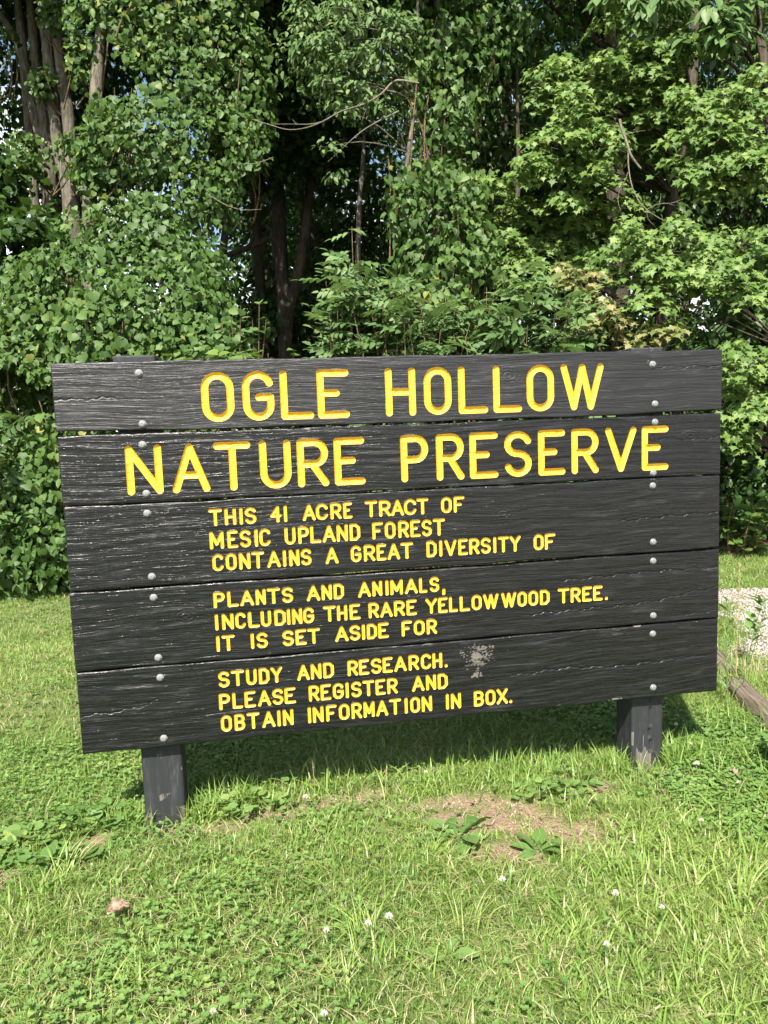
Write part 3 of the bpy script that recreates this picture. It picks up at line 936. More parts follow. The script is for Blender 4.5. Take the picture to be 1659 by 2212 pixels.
# ---- left: grey multi-stemmed trees
def stem_tree(name, label, stems, D, bark, cat='tree', crown=None, group=None, mat=None, csize=.11, tpl=T_VINE, seed=0):
    """stems: list of (pixel points top->bottom, widths)"""
    T = Tubes(); base = None
    tops = []
    for k, (pts, wd) in enumerate(stems):
        P = [at(x, y, D) for x, y in pts]
        top = P[0] + norm(P[0] - P[min(2, len(P) - 1)]) * 3.0 + np.array([0, 0, 1.0])
        P = [top] + P
        wv = [wd[0] * .55] + list(np.linspace(wd[0], wd[-1], len(pts)))
        if k == 0 or P[-1][2] > .5:
            g = to_ground(P[-1], (P[-1][0] - P[1][0]) * .08, 0)
            P.append(g); wv.append(wd[-1] * 1.25)
        if base is None: base = P[-1].copy()
        T.add(P, np.array(wv) * D / FPX / 2, 14, .10, seed + k, step=.12)
        tops.append(top)
    e = empty(name, (base[0], base[1], 0), label, cat, group)
    if crown:
        L = Leaves()
        for (c, r, n) in crown:
            cc = cloud(L, c, r, n, csize, tpl)
            if c[2] > 6: limbs(T, tops[0] - [0, 0, .6], cc[:10], .05, seed)
        L.obj('crown', mat or M_FOREST, e)
    T.obj('trunk', bark, e)
    return e


W2 = lambda a, b: (a, b)
stem_tree('tree', 'grey tree forking near the top left corner of the photo', [([(38, -20), (44, 60), (52, 130), (64, 200), (80, 275), (98, 350), (113, 430), (124, 520), (130, 640)], (17, 25)), ([(-10, 15), (14, 52), (36, 84), (50, 128)], (14, 18)), ([(66, -10), (74, 110), (86, 200), (98, 280), (108, 360)], (18, 24))], 11.0, M_BARK,
          crown=[(at(20, -420, 11.0), (2.4, 1.8, 1.7), 9000), (at(-120, -150, 11.5), (1.5, 1.5, 1.4), 3500)], seed=3)
stem_tree('tree', 'smooth grey tree of two merging stems beside the hanging vines', [([(120, -20), (122, 60), (134, 160), (148, 250), (153, 320), (152, 400), (162, 480), (172, 600)], (22, 29)), ([(92, -15), (100, 60), (106, 150), (116, 240), (128, 330), (146, 410)], (24, 26))], 10.2, M_BARK,
          crown=[(at(150, -420, 9.6), (2.2, 1.9, 1.5), 9000), (at(40, -160, 9.9), (1.1, .9, .7), 1500), (at(10, 520, 9.8), (.7, .5, .5), 1300), (at(-30, 380, 10.0), (.4, .4, .5), 400)], seed=8)
stem_tree('tree', 'grey trunk almost hidden by climbing vines above the left thicket', [([(226, -20), (222, 40), (212, 130), (206, 250), (200, 340), (193, 430), (190, 560)], (22, 32))], 9.6, M_BARK,
          crown=[(at(300, -430, 9.2), (2.3, 1.7, 1.4), 8000)], seed=12)

# ---- vines at left: each mass is a plant of its own
def vine(name, label, blobs, size=.070, dens=720, stems=(), odd=.02, tpl=T_VINE, gap=-.5, seed=0, mat=None):
    """blobs: (px, py, D, rx, ry, rz) of lumps of leaves"""
    BB = [(at(px, py, D), (rx, ry, rz)) for px, py, D, rx, ry, rz in blobs]
    b0 = BB[-1][0]
    e = empty(name, (b0[0], b0[1], 0), label, 'vine')
    L = Leaves()
    for k, (c, r) in enumerate(BB):
        vine_blob(L, c, r, dens, size, tpl, seed + 5 * k, gap, [(c2, np.array(r2)) for j, (c2, r2) in enumerate(BB) if j != k], odd)
    L.obj('foliage', mat or M_VINE, e)
    T = Tubes()
    for k, (pts, D, wd) in enumerate(stems):
        P = [at(x, y, D) for x, y in pts]
        T.add(P, wd * D / FPX / 2, 6, .1, seed + k, step=.12)
    for k, (c, r) in enumerate(BB):      # woody stems holding each lump
        g = np.random.default_rng(seed + 50 + k)
        for q in range(3):
            a = c + g.uniform(-.6, .6, 3) * r
            T.add([[a[0] + g.uniform(-.3, .3), a[1] + .2, max(c[2] - r[2] - .2, -.05)], (a + [g.uniform(-.15, .15), .1, -.3]), a + [g.uniform(-.2, .2), .05, r[2] * .5]], [.012, .010, .006], 6, step=.15)
    T.obj('stem', M_STEM, e)
    return e


vine('climbing_vine', 'curtain of broad green vine leaves hanging over the grey trunks',
     [(300, 40, 9.0, .75, .40, .55), (430, 80, 9.2, .75, .45, .7), (300, 190, 9.0, .55, .35, .42), (400, 210, 9.0, .6, .35, .55), (500, 190, 9.3, .45, .35, .75), (240, 215, 9.1, .22, .25, .3), (330, 310, 8.8, .65, .38, .42), (450, 320, 9.0, .5, .35, .5), (255, 320, 8.8, .42, .3, .34), (215, 360, 8.8, .30, .25, .34), (420, 420, 8.9, .45, .3, .42), (520, 340, 9.2, .28, .25, .5), (118, 30, 9.7, .20, .15, .22), (90, 175, 10.0, .13, .12, .2), (150, 330, 9.8, .14, .12, .28), (60, 330, 10.3, .2, .15, .25), (175, 130, 9.6, .16, .14, .3), (30, 120, 10.5, .22, .2, .3), (380, -80, 9.2, 1.2, .6, .7)],
     stems=[([(262, 250), (258, 330), (268, 400), (256, 470)], 8.8, 5), ([(282, 300), (276, 380), (262, 430)], 8.8, 4), ([(295, 260), (290, 340), (300, 430)], 8.75, 3), ([(520, 130), (512, 220), (500, 300), (498, 400)], 9.0, 3), ([(250, 80), (262, 30), (285, 10)], 8.6, 4)], seed=100, dens=680, gap=-.20)
vine('vine_thicket', 'sunlit mound of vine leaves sloping down behind the sign',
     [(300, 500, 8.4, .55, .4, .36), (190, 560, 8.2, .6, .45, .35), (330, 590, 8.1, .75, .5, .5), (210, 650, 7.9, .75, .5, .5), (380, 680, 7.8, .55, .45, .45), (90, 640, 8.2, .55, .45, .35), (290, 740, 7.6, .7, .5, .5), (120, 720, 7.8, .6, .45, .42), (20, 700, 8.2, .5, .45, .5), (430, 770, 7.5, .5, .4, .35)],
     stems=[([(70, 700), (66, 740), (60, 790)], 7.5, 4), ([(77, 700), (80, 740), (72, 770)], 7.5, 3)], seed=200, dens=780, gap=-.48)
vine('vine_thicket', 'dense low vine thicket left of the sign down to the lawn',
     [(70, 830, 7.6, .55, .45, .5), (150, 900, 7.5, .5, .45, .45), (20, 960, 7.4, .45, .45, .42), (120, 1020, 7.35, .55, .45, .42), (40, 1100, 7.25, .5, .45, .40), (150, 1150, 7.2, .5, .42, .35), (50, 1205, 7.1, .55, .40, .30), (250, 1180, 7.3, .6, .4, .35), (-120, 1000, 7.5, .8, .5, .9), (420, 1100, 7.6, .9, .5, .7)],
     seed=300, dens=820, odd=.04, gap=-.38)
vine('climbing_vine', 'heart leaved vine hanging thickly on the trunk above the sign centre',
     [(945, 470, 8.6, .45, .3, .45), (900, 440, 8.5, .30, .25, .35), (1000, 520, 8.6, .36, .3, .42), (955, 590, 8.5, .5, .3, .40), (1030, 600, 8.5, .26, .25, .3), (900, 360, 8.5, .28, .2, .22), (1010, 400, 8.7, .24, .22, .3), (950, 690, 8.6, .5, .3, .4)],
     size=.082, dens=430, tpl=T_HEART, stems=[([(900, 180), (893, 260), (888, 330), (885, 420)], 8.6, 3), ([(918, 260), (915, 330), (922, 380)], 8.6, 3), ([(842, 560), (845, 420), (838, 330)], 8.9, 4)], seed=400, gap=-.35, mat=M_VINE)
vine('climbing_vine', 'thin strand of vine dangling down the dark upper centre trunk',
     [(945, 60, 8.9, .5, .35, .5), (990, 160, 8.9, .4, .3, .4), (900, 170, 8.8, .18, .15, .35), (910, 250, 8.7, .14, .12, .25), (960, 270, 8.9, .3, .25, .3), (1050, 60, 9.2, .5, .35, .5)],
     size=.08, dens=380, tpl=T_HEART, seed=450, gap=-.3)

# ---- centre trees
stem_tree('tree', 'dark trunk with a pale second fork rising behind the sign', [([(583, -20), (584, 154), (594, 230), (601, 300), (600, 384), (602, 486), (608, 600), (614, 700), (618, 800)], (20, 31)), ([(684, 270), (676, 340), (671, 397), (660, 499), (644, 590), (622, 680), (618, 760)], (17, 24)), ([(450, 566), (500, 548), (550, 530), (600, 505)], (10, 14))], 12.0, M_DARKBARK,
          crown=[(at(600, -350, 11.5), (2.6, 2.2, 1.9), 11000), (at(620, 60, 12.5), (1.8, 1.5, 1.3), 5000), (at(590, 130, 10.9), (.75, .6, .75), 2600), (at(660, 260, 11.2), (.7, .6, .5), 1500), (at(740, 330, 11.5), (.7, .6, .5), 1300), (at(560, 330, 11.4), (.6, .5, .5), 1200)], seed=21, tpl=T_MAPLE)
stem_tree('tree', 'thin grey trunk leaning left of the dark forked one', [([(505, 330), (495, 410), (490, 470), (482, 540), (474, 610), (465, 690)], (14, 20))], 11.0, M_DARKBARK,
          crown=[(at(520, 60, 11.3), (1.2, 1.1, 1.3), 3800)], seed=31, tpl=T_MAPLE, csize=.1)
stem_tree('tree', 'slim crooked sapling trunk standing right of the forked trunk', [([(788, 230), (786, 320), (783, 371), (776, 430), (774, 520), (772, 640)], (9, 12))], 10.2, M_BARK,
          crown=[(at(770, 150, 9.6), (.95, .8, .6), 2200)], seed=36, tpl=T_OVAL, csize=.085, mat=M_ASH)
stem_tree('tree', 'dark vine bearing trunk in the upper middle of the woods', [([(946, -20), (949, 60), (954, 160), (958, 236), (961, 310), (958, 420), (952, 560), (945, 700)], (20, 24))], 9.3, M_DARKBARK,
          crown=[(at(950, -330, 9.0), (2.2, 1.6, 1.4), 8000), (at(1000, 40, 9.8), (1.1, .8, 1.0), 3000)], seed=41, tpl=T_HEART, csize=.11)

# ---- right: maples, built from layered sprays on real limbs
def maple(name, label, trunk, sprays, D0, size=.085, bark=M_DARKBARK, mat=M_MAPLE, tpl=T_MAPLE, cat='tree', dens=1.0, seed=0, extra=(), topz=1.5, limb=1.0):
    """trunk: pixel points, widths; sprays: (px, py, D, rx, n layers)"""
    T = Tubes()
    P = [at(x, y, D0) for x, y in trunk[0]]
    top = P[0] + np.array([0, 0, topz])
    P = [top] + P + [to_ground(P[-1])]
    wd = [trunk[1][0] * .5] + list(np.linspace(trunk[1][0], trunk[1][1], len(P) - 1))
    T.add(P, np.array(wd) * D0 / FPX / 2, 12, .1, seed, step=.12)
    PP = np.array(P)
    e = empty(name, (P[-1][0], P[-1][1], 0), label, cat)
    L = Leaves()
    g = np.random.default_rng(seed)
    for px, py, D, rx, lay in sprays:
        c = at(px, py, D)
        for k in range(lay):
            q = c + [g.normal(0, rx * .45), g.normal(0, rx * .45), (lay / 2 - k) * .16 + g.normal(0, .06)]
            rr = rx * g.uniform(.5, .85)
            spray(L, q, rr, rr * g.uniform(.6, .9), int(200 * rr * rr / .16 * dens) + 14, size, tpl, .035, .30, g.uniform(0, 3))
            # limb from the trunk, then twigs out to the leaves
            j = np.argmin(np.abs(PP[:, 2] - (q[2] - .25)))
            if k % 2 == 0:
                T.add([PP[j], PP[j] * .45 + q * .55 + [0, 0, .12], q], np.array([.022, .014, .005]) * limb, 6, step=.2)
            for _ in range(4):
                a = g.uniform(0, 6.28)
                T.add([q, q + np.array([math.cos(a), math.sin(a), -.12]) * rr * .8], [.004, .002], 4)
    for (c, r, n) in extra: cloud(L, c, r, n, size * 1.15, tpl)
    L.obj('crown', mat, e)
    T.obj('trunk', bark, e)
    return e


maple('maple', 'sunlit maple with layered pale green sprays at upper right',
      ([(1500, 120), (1493, 200), (1480, 290), (1464, 350), (1452, 420), (1440, 520), (1430, 640)], (20, 30)),
      [(1432, 45, 8.9, .28, 3), (1410, 95, 8.8, .36, 4), (1340, 140, 8.7, .38, 4), (1440, 130, 8.7, .40, 4), (1470, 165, 8.6, .30, 3), (1300, 185, 8.8, .30, 3), (1380, 190, 8.7, .42, 4), (1180, 190, 8.9, .30, 3), (1215, 205, 8.8, .34, 4), (1270, 240, 8.8, .40, 4), (1350, 250, 8.9, .45, 4), (1430, 240, 9.0, .4, 4), (1190, 255, 8.9, .3, 3),
       (1240, 300, 8.5, .36, 4), (1200, 345, 8.4, .38, 4), (1285, 330, 8.4, .36, 4), (1160, 360, 8.5, .28, 3), (1300, 375, 8.3, .26, 3), (1220, 395, 8.5, .36, 3), (1380, 310, 9.0, .4, 3), (1440, 300, 9.2, .4, 3), (1130, 420, 8.9, .35, 3), (1190, 440, 9.0, .4, 3)], 10.2, seed=501,
      extra=[(at(1350, -330, 10.6), (2.4, 1.5, 1.5), 9000)])
maple('maple', 'maple with wide drooping light green branches at the right edge',
      ([(1730, 150), (1725, 300), (1720, 450), (1715, 600), (1712, 760)], (24, 34)),
      [(1510, 255, 8.0, .22, 2), (1560, 270, 8.0, .34, 4), (1620, 290, 7.9, .40, 4), (1540, 330, 8.0, .36, 4), (1600, 350, 7.9, .40, 4), (1500, 300, 8.1, .24, 3), (1480, 370, 8.0, .30, 3), (1530, 385, 8.0, .34, 3), (1610, 400, 7.9, .40, 3), (1560, 420, 8.0, .28, 2), (1650, 240, 8.0, .36, 3),
       (1540, 545, 7.4, .22, 2), (1480, 560, 7.4, .26, 2), (1600, 550, 7.4, .30, 3), (1420, 575, 7.4, .28, 3), (1350, 590, 7.5, .30, 3), (1300, 610, 7.5, .24, 3), (1400, 610, 7.3, .40, 4), (1490, 600, 7.3, .42, 4), (1580, 590, 7.3, .40, 4), (1650, 600, 7.3, .36, 4), (1440, 635, 7.3, .28, 3), (1540, 630, 7.2, .36, 3), (1610, 645, 7.2, .34, 3), (1370, 635, 7.5, .26, 2), (1480, 670, 7.4, .16, 2), (1650, 655, 7.2, .24, 2)], 8.6, size=.08, seed=531, limb=.5,
      extra=[(at(1760, -280, 10.2), (1.9, 1.4, 1.5), 7000), (at(1820, 250, 9.6), (.9, .9, 1.2), 3000)])
maple('maple_sapling', 'low maple sapling with yellowing leaves above the sign',
      ([(1330, 640), (1325, 700), (1320, 800)], (5, 7)),
      [(1280, 690, 7.3, .22, 3), (1260, 650, 7.3, .18, 2), (1240, 610, 7.4, .18, 2), (1295, 720, 7.2, .2, 2), (1350, 745, 7.2, .18, 2), (1400, 750, 7.1, .18, 2), (1440, 752, 7.1, .16, 2)], 7.4, size=.075, mat=leaf_mat('yellowing_leaf', [(0, (.08, .13, .03)), (.5, (.15, .18, .05)), (.85, (.26, .24, .09)), (1, (.30, .20, .10))]), seed=561, topz=.12)
maple('maple', 'bright maple boughs hanging beside the right end of the sign',
      ([(1720, 700), (1715, 850), (1712, 1000)], (12, 16)),
      [(1590, 815, 7.0, .22, 3), (1630, 830, 7.0, .28, 3), (1580, 860, 6.9, .2, 3), (1630, 890, 6.9, .28, 4), (1590, 930, 6.9, .2, 3), (1650, 940, 6.9, .22, 3), (1600, 960, 6.95, .14, 2), (1690, 860, 7.0, .3, 3)], 7.2, size=.08, seed=571, topz=.3)
maple('maple', 'shaded understory maple with dark green leaves behind the vine',
      ([(1120, 380), (1115, 500), (1110, 620)], (10, 14)),
      [(1120, 520, 9.2, .4, 4), (1080, 560, 9.0, .36, 4), (1180, 540, 9.2, .42, 4), (1240, 520, 9.2, .4, 4), (1150, 600, 8.9, .36, 4), (1090, 630, 8.7, .34, 4), (1210, 600, 8.9, .36, 4), (1100, 470, 9.4, .4, 3), (1270, 470, 9.3, .4, 3), (1330, 500, 9.3, .4, 3)], 9.6, size=.085, seed=581, mat=M_MAPLE)

# broad drooping leaves in the top right
maple('tree', 'tree with big drooping oval leaves at the top right',
      ([(1620, -60), (1640, 60), (1660, 200), (1670, 400)], (16, 22)),
      [(1300, 20, 8.3, .25, 2), (1380, 15, 8.3, .3, 2), (1440, 30, 8.3, .3, 2), (1340, 60, 8.3, .2, 1), (1540, 85, 8.0, .22, 2), (1560, 75, 8.0, .18, 2), (1500, 80, 8.1, .25, 2), (1610, 20, 8.4, .4, 2), (1480, -10, 8.4, .4, 2), (1650, 90, 8.6, .4, 2)], 9.0, size=.17, mat=M_BROADLEAF, tpl=T_OVAL, dens=.42, seed=591)

# pale leafed branches across the top middle
maple('tree', 'thin pale barked tree with bare arching branches and small leaves',
      ([(905, 100), (900, 220), (880, 330), (875, 480)], (7, 10)),
      [(800, 105, 8.5, .35, 3), (740, 130, 8.5, .35, 3), (690, 100, 8.6, .32, 3), (650, 60, 8.7, .34, 3), (760, 45, 8.6, .35, 3), (830, 130, 8.4, .3, 3), (860, 60, 8.6, .3, 2), (700, 210, 8.4, .16, 2), (720, 360, 8.3, .16, 2), (760, 240, 8.4, .18, 1), (790, 200, 8.4, .18, 2), (840, 260, 8.4, .16, 1)], 8.8, size=.085, mat=M_ASH, tpl=T_OVAL, bark=M_BARK, dens=.8, seed=601, limb=.55,
      extra=[(at(760, -330, 9.8), (2.1, 1.4, 1.4), 7000)])
bt = Tubes()
for pts, wd in [([(905, 180), (850, 170), (830, 200), (790, 225), (735, 240), (700, 262), (660, 278), (620, 282), (585, 270), (545, 258)], (7, 3)), ([(700, 262), (672, 270), (640, 268), (596, 268)], (4, 2)), ([(640, 268), (632, 258)], (2, 1.5)), ([(862, 240), (830, 255), (785, 280), (750, 310), (725, 335), (708, 350)], (5, 2)), ([(795, 222), (788, 245), (782, 262)], (2, 1.5)), ([(590, 340), (560, 352), (530, 357), (510, 352)], (2.5, 1.5)), ([(450, 420), (480, 440), (520, 455), (565, 452)], (3, 1.5))]:
    P = [at(x, y, 8.35) for x, y in pts]
    bt.add(P, np.linspace(wd[0] * .7, wd[1] * .45, len(P)) * 8.35 / FPX / 2, 6, .05, 2, step=.06)
b0 = at(875, 480, 8.4)
br = bt.obj('bare_branch', M_TWIG)
tag(br, 'long bare pale branch arching through the dark gap in the woods', 'branch')

# the dead hanging branch
dt = Tubes()
for pts, w0, w1 in [([(1339, 258), (1341, 272), (1347, 290), (1354, 305), (1358, 325), (1364, 340), (1374, 352), (1384, 364)], 8, 6), ([(1347, 292), (1372, 284), (1395, 282)], 2.5, 1.2), ([(1357, 330), (1357, 352), (1359, 374), (1363, 395), (1369, 415), (1380, 436), (1396, 453), (1418, 468), (1442, 482), (1462, 491), (1482, 497)], 4.5, 2), ([(1398, 452), (1412, 445), (1424, 438), (1446, 441), (1462, 436), (1476, 429)], 2.6, 1.2), ([(1424, 438), (1431, 428), (1428, 418)], 1.8, 1), ([(1446, 441), (1458, 444)], 1.4, .8), ([(1462, 436), (1470, 440)], 1.2, .8), ([(1396, 453), (1397, 468), (1403, 482), (1412, 486)], 1.8, 1), ([(1430, 476), (1436, 468), (1428, 462)], 1.6, .9), ([(1462, 491), (1468, 484)], 1.4, .8), ([(1437, 480), (1438, 500), (1444, 508)], 1.8, 1.2), ([(1356, 372), (1350, 395), (1336, 412), (1334, 440), (1341, 455)], 1.6, 1)]:
    P = [at(x, y, 7.8) for x, y in pts]
    dt.add(P, np.linspace(w0, w1, len(P)) * .75 * 7.8 / FPX / 2, 6, .1, 4, step=.04)
db = dt.obj('dead_branch', M_TWIG)
tag(db, 'broken leafless dead branch hanging from the maple', 'branch')

# ---- shrubs and saplings behind the sign
def shrub(name, label, tufts, D, n_tuft=9, size=.3, mat=M_ASH, tpl=T_ASH, seed=0, stem=M_STEM, tint=(.1, .9), cat='shrub'):
    """several upright stems, each with compound leaves along it. tufts: (px, py top, px base)"""
    g = np.random.default_rng(seed)
    T = Tubes(); L = Leaves()
    c0 = at(np.mean([t[0] for t in tufts]), 900, D)
    e = empty(name, (c0[0], c0[1], 0), label, cat)
    for px, py, bx in tufts:
        dd = D + g.uniform(-.25, .35)
        top = at(px, py, dd)
        b = at(bx, 900, dd); b[2] = 0
        b[:2] += (g.normal(0, .06), .15)
        mid = (top + b) / 2 + g.normal(0, .05, 3)
        T.add([b, mid, top], [.012, .009, .004], 6, step=.12)
        hgt = top[2]
        m = int(n_tuft * max(1, hgt / 1.2))
        t = 1 - g.random(m) ** 1.3 * .75
        P = np.where(t[:, None] > .5, mid + (top - mid) * ((t - .5) * 2)[:, None], b + (mid - b) * (t * 2)[:, None])
        a = g.uniform(0, 6.28, m)
        ax = norm(np.stack([np.cos(a), np.sin(a), g.uniform(-.1, .65, m)], 1))
        nr = norm(UP * .4 + g.normal(0, .3, (m, 3)) + SUN * .9)
        L.add(tpl, P, ax, nr, size * g.uniform(.6, 1.15, m), tints(m, *tint))
    L.obj('foliage', mat, e)
    T.obj('stem', stem, e)
    return e


g0 = np.random.default_rng(70)
shrub('ash_sapling', 'tall ash sapling with feathery leaves standing above the shrubs', [(760, 490, 770), (772, 530, 775), (755, 560, 770), (720, 590, 765), (790, 590, 775)], 7.7, 9, .34, seed=71, cat='sapling')
shrub('ash_shrub', 'mass of compound leaved ash shoots left of the centre vine', [(g0.uniform(700, 880), g0.uniform(590, 740), g0.uniform(700, 880)) for _ in range(34)], 7.4, 10, .30, seed=72)
shrub('ash_shrub', 'pale green ash thicket just above the middle of the sign', [(g0.uniform(860, 1090), g0.uniform(620, 750), g0.uniform(860, 1090)) for _ in range(38)], 7.3, 10, .30, seed=73)
shrub('sumac_shrub', 'arching long leaved shrub under the maple boughs', [(1090, 600, 1120), (1130, 590, 1130), (1160, 640, 1140), (1200, 650, 1170), (1230, 640, 1180), (1110, 660, 1120), (1180, 690, 1170), (1220, 700, 1190), (1140, 700, 1140), (1250, 680, 1200), (1100, 720, 1110), (1190, 730, 1190), (1230, 745, 1220)], 7.1, 11, .42, seed=74)
shrub('sapling', 'small sapling with bright oval leaves against the dark gap', [(560, 655, 520), (520, 660, 505), (500, 690, 500), (545, 690, 515), (575, 690, 520), (530, 720, 510), (480, 700, 495)], 7.2, 9, .15, tpl=T_OVAL, seed=75, cat='sapling')
shrub('low_shrub', 'yellow green leafy shrub peeking over the top edge of the sign', [(g0.uniform(360, 640), g0.uniform(755, 790), g0.uniform(360, 640)) for _ in range(26)], 6.9, 12, .12, tpl=T_HEART, mat=M_VINE, seed=76, tint=(.6, .97))
shrub('shrub', 'dark broadleaf shrub at the wood edge behind the gravel path', [(g0.uniform(1560, 1700), g0.uniform(1060, 1150), g0.uniform(1560, 1700)) for _ in range(16)], 7.6, 14, .13, tpl=T_OVAL, mat=M_VINE, seed=77)
shrub('shrub', 'bushy growth filling the wood edge behind the sign', [(g0.uniform(600, 1500), g0.uniform(790, 1000), g0.uniform(600, 1500)) for _ in range(60)], 7.7, 12, .3, seed=78)
shrub('sumac_shrub', 'large drooping compound leaves in the thicket left of the sign', [(40, 900, 60), (10, 930, 40), (70, 940, 70), (-20, 960, 20)], 6.9, 9, .40, seed=79)
shrub('understory_shrub', 'dim shrub deep in the shade above the right sign post', [(g0.uniform(1280, 1700), g0.uniform(760, 1050), g0.uniform(1280, 1700)) for _ in range(26)], 9.4, 14, .16, tpl=T_OVAL, mat=M_FOREST, seed=80)

# ---- the woods behind
gw = np.random.default_rng(31)
SHARED = 'slender dark tree crowded among others deep in the woods'
WOODS = []
for k in range(190):
    if len(WOODS) >= 58: break
    az = math.radians(gw.uniform(-44, 64))
    dd = gw.uniform(12.8, 17) if k % 2 else gw.uniform(16, 27)
    ad_ = math.degrees(az)
    if -7.2 < ad_ < .6 or -19.5 < ad_ < -12.5 or 18.3 < ad_ < 22.5: continue
    x, y = CAM[0] + math.sin(az) * dd, CAM[1] + math.cos(az) * dd
    if any(math.hypot(x - a, y - b) < 1.7 for a, b in WOODS): continue
    WOODS.append((x, y))
    T = Tubes(); L = Leaves()
    h = gw.uniform(9, 15)
    r = gw.uniform(.07, .19)
    lean = gw.normal(0, .5, 2)
    P = [np.array([x, y, -.1]), np.array([x + lean[0] * .3, y + lean[1] * .3, h * .35]), np.array([x + lean[0], y + lean[1], h])]
    T.add(P, [r * 1.15, r * .85, r * .3], 9, .08, k, step=.4)
    cc = cloud(L, (P[2][0], P[2][1], h * .74), (gw.uniform(1.7, 2.6), gw.uniform(1.7, 2.6), h * .36), int(gw.uniform(3300, 4500)), .16, T_BIT)
    limbs(T, [x + lean[0] * .5, y + lean[1] * .5, h * .55], cc[:10], r * .35, k)
    if gw.random() < .75:
        cloud(L, (x, y, gw.uniform(1.4, 3.2)), (gw.uniform(1.1, 1.9), gw.uniform(1.0, 1.6), gw.uniform(.9, 1.6)), 1900, .15, T_BIT)
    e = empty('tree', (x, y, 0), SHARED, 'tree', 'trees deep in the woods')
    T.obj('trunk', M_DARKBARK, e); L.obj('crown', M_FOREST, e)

for px, py, D, rx, rz, n in [(1150, 430, 14.0, 1.7, 1.4, 3200), (1330, 360, 14.5, 1.9, 1.6, 3400), (1470, 450, 13.0, 1.5, 1.6, 3000), (1640, 760, 12.0, 1.5, 1.5, 3000), (1100, 560, 13.0, 1.4, 1.0, 2200), (660, 690, 13.5, 1.4, 1.0, 2400), (800, 520, 13.5, 1.3, 1.3, 2600), (150, 250, 14.5, 1.5, 2.0, 3000), (1560, 200, 13.5, 1.8, 1.6, 3400)]:
    c = at(px, py, D)
    L = Leaves(); T = Tubes()
    cc = cloud(L, c, (rx, 1.1, rz), n, .13, T_BIT)
    T.add([(c[0], c[1], -.1), (c[0] + .1, c[1], c[2] * .5), c + [0, 0, rz * .6]], [.06, .045, .02], 7, step=.3)
    limbs(T, [c[0] + .1, c[1], c[2] * .6], cc[:8], .02, 3)
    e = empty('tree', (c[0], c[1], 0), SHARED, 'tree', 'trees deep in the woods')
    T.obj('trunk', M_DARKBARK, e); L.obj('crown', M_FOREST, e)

# far wood: one leafy mass, low where the bright sky shows under the crowns
L = Leaves(); T = Tubes()
for k in range(330):
    az = math.radians(gw.uniform(-70, 85)); dd = gw.uniform(28, 46)
    x, y = CAM[0] + math.sin(az) * dd, CAM[1] + math.cos(az) * dd
    adeg = math.degrees(az)
    top = 10.5
    if -13 < adeg < 1: top = 5.0 + 2.5 * gw.random()
    h = gw.uniform(.1, 1) * top
    cloud(L, (x, y, h), (2.6, 2.4, 2.0), 620, .30, T_BIT, spread=.36)
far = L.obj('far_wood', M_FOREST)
tag(far, 'distant mass of green woodland closing the view', 'woods', kind='stuff')

# undergrowth between the trunks: low dark plants
L = Leaves()
for k in range(90):
    x, y = gw.uniform(-7, 12), gw.uniform(6.2, 15)
    cloud(L, (x, y, gw.uniform(.2, .6)), (.8, .8, .45), 150, .11, T_OVAL)
for k in range(150):
    x = gw.uniform(-9, 11)
    y = wood_edge(x) + gw.uniform(.35, 1.3)
    cloud(L, (x, y, gw.uniform(.12, .35)), (.45, .35, .28), 130, .09, T_HEART)
    if x < -3.6 or x > 5.2: cloud(L, (x, y + .5, gw.uniform(.6, 2.4)), (.7, .5, .7), 260, .12, T_HEART)
und = L.obj('undergrowth', M_FOREST)
tag(und, 'leafy green undergrowth along the wood edge and forest floor', 'undergrowth', kind='stuff')

# ------------------------------------------------------------------ lawn
class Blades:
    def __init__(self): self.V, self.F, self.T, self.n = [], [], [], 0

    def add(self, P, h, wd, bend, tint, seg=3, az=None, stiff=None):
        n = len(P)
        az = rng.uniform(0, 6.28, n) if az is None else az
        d = np.stack([np.cos(az), np.sin(az), 0 * az], 1)
        tw = az + np.pi / 2 + rng.normal(0, .5, n)
        s = np.stack([np.cos(tw), np.sin(tw), 0 * tw], 1)
        rows = []
        for i in range(seg + 1):
            t = i / seg
            c = P + UP * (h * t * (1 - .45 * bend * t))[:, None] + d * (h * bend * t ** 1.8)[:, None]
            if i < seg:
                ww = (wd * (1 - t ** 1.6) * (.75 + .5 * min(t * 3, .5)) * .5)[:, None]
                rows += [c - s * ww, c + s * ww]
            else: rows.append(c)
        V = np.stack(rows, 1)
        k = V.shape[1]
        F = []
        for i in range(seg - 1):
            a = 2 * i
            F += [(a, a + 1, a + 3), (a, a + 3, a + 2)]
        F.append((2 * seg - 2, 2 * seg - 1, 2 * seg))
        F = np.array(F)
        self.V.append(V.reshape(-1, 3)); self.F.append((F[None] + (self.n + np.arange(n) * k)[:, None, None]).reshape(-1, 3))
        self.T.append(np.repeat(tint, k)); self.n += n * k

    def obj(self, name, mat, parent=None):
        return link(name, mesh(name, np.concatenate(self.V), np.concatenate(self.F), {'tint': np.concatenate(self.T)}), mat, parent)


def field(n, x0, x1, y0, y1, keep=True):
    P = np.stack([rng.uniform(x0, x1, n), rng.uniform(y0, y1, n), np.zeros(n)], 1)
    k = rng.random(len(P)) < (1 - .90 * dirt_mask(P)) * (1 - .93 * np.clip(path_mask(P) * 1.3 - .15, 0, 1))
    k &= P[:, 1] < wood_edge(P[:, 0]) + .15 * rng.normal(size=n)
    # posts
    for a, b in ((-1.03, -.888), (.868, 1.003)):
        k &= ~((P[:, 0] > a - .004) & (P[:, 0] < b + .004) & (P[:, 1] > TH - .10) & (P[:, 1] < TH + .145)) | ((P[:, 1] < TH - .005) & (rng.random(len(P)) < .22) & (P[:, 1] > TH - .10))
    P = P[k]
    P[:, 2] = ground_h(P) - .004
    return P


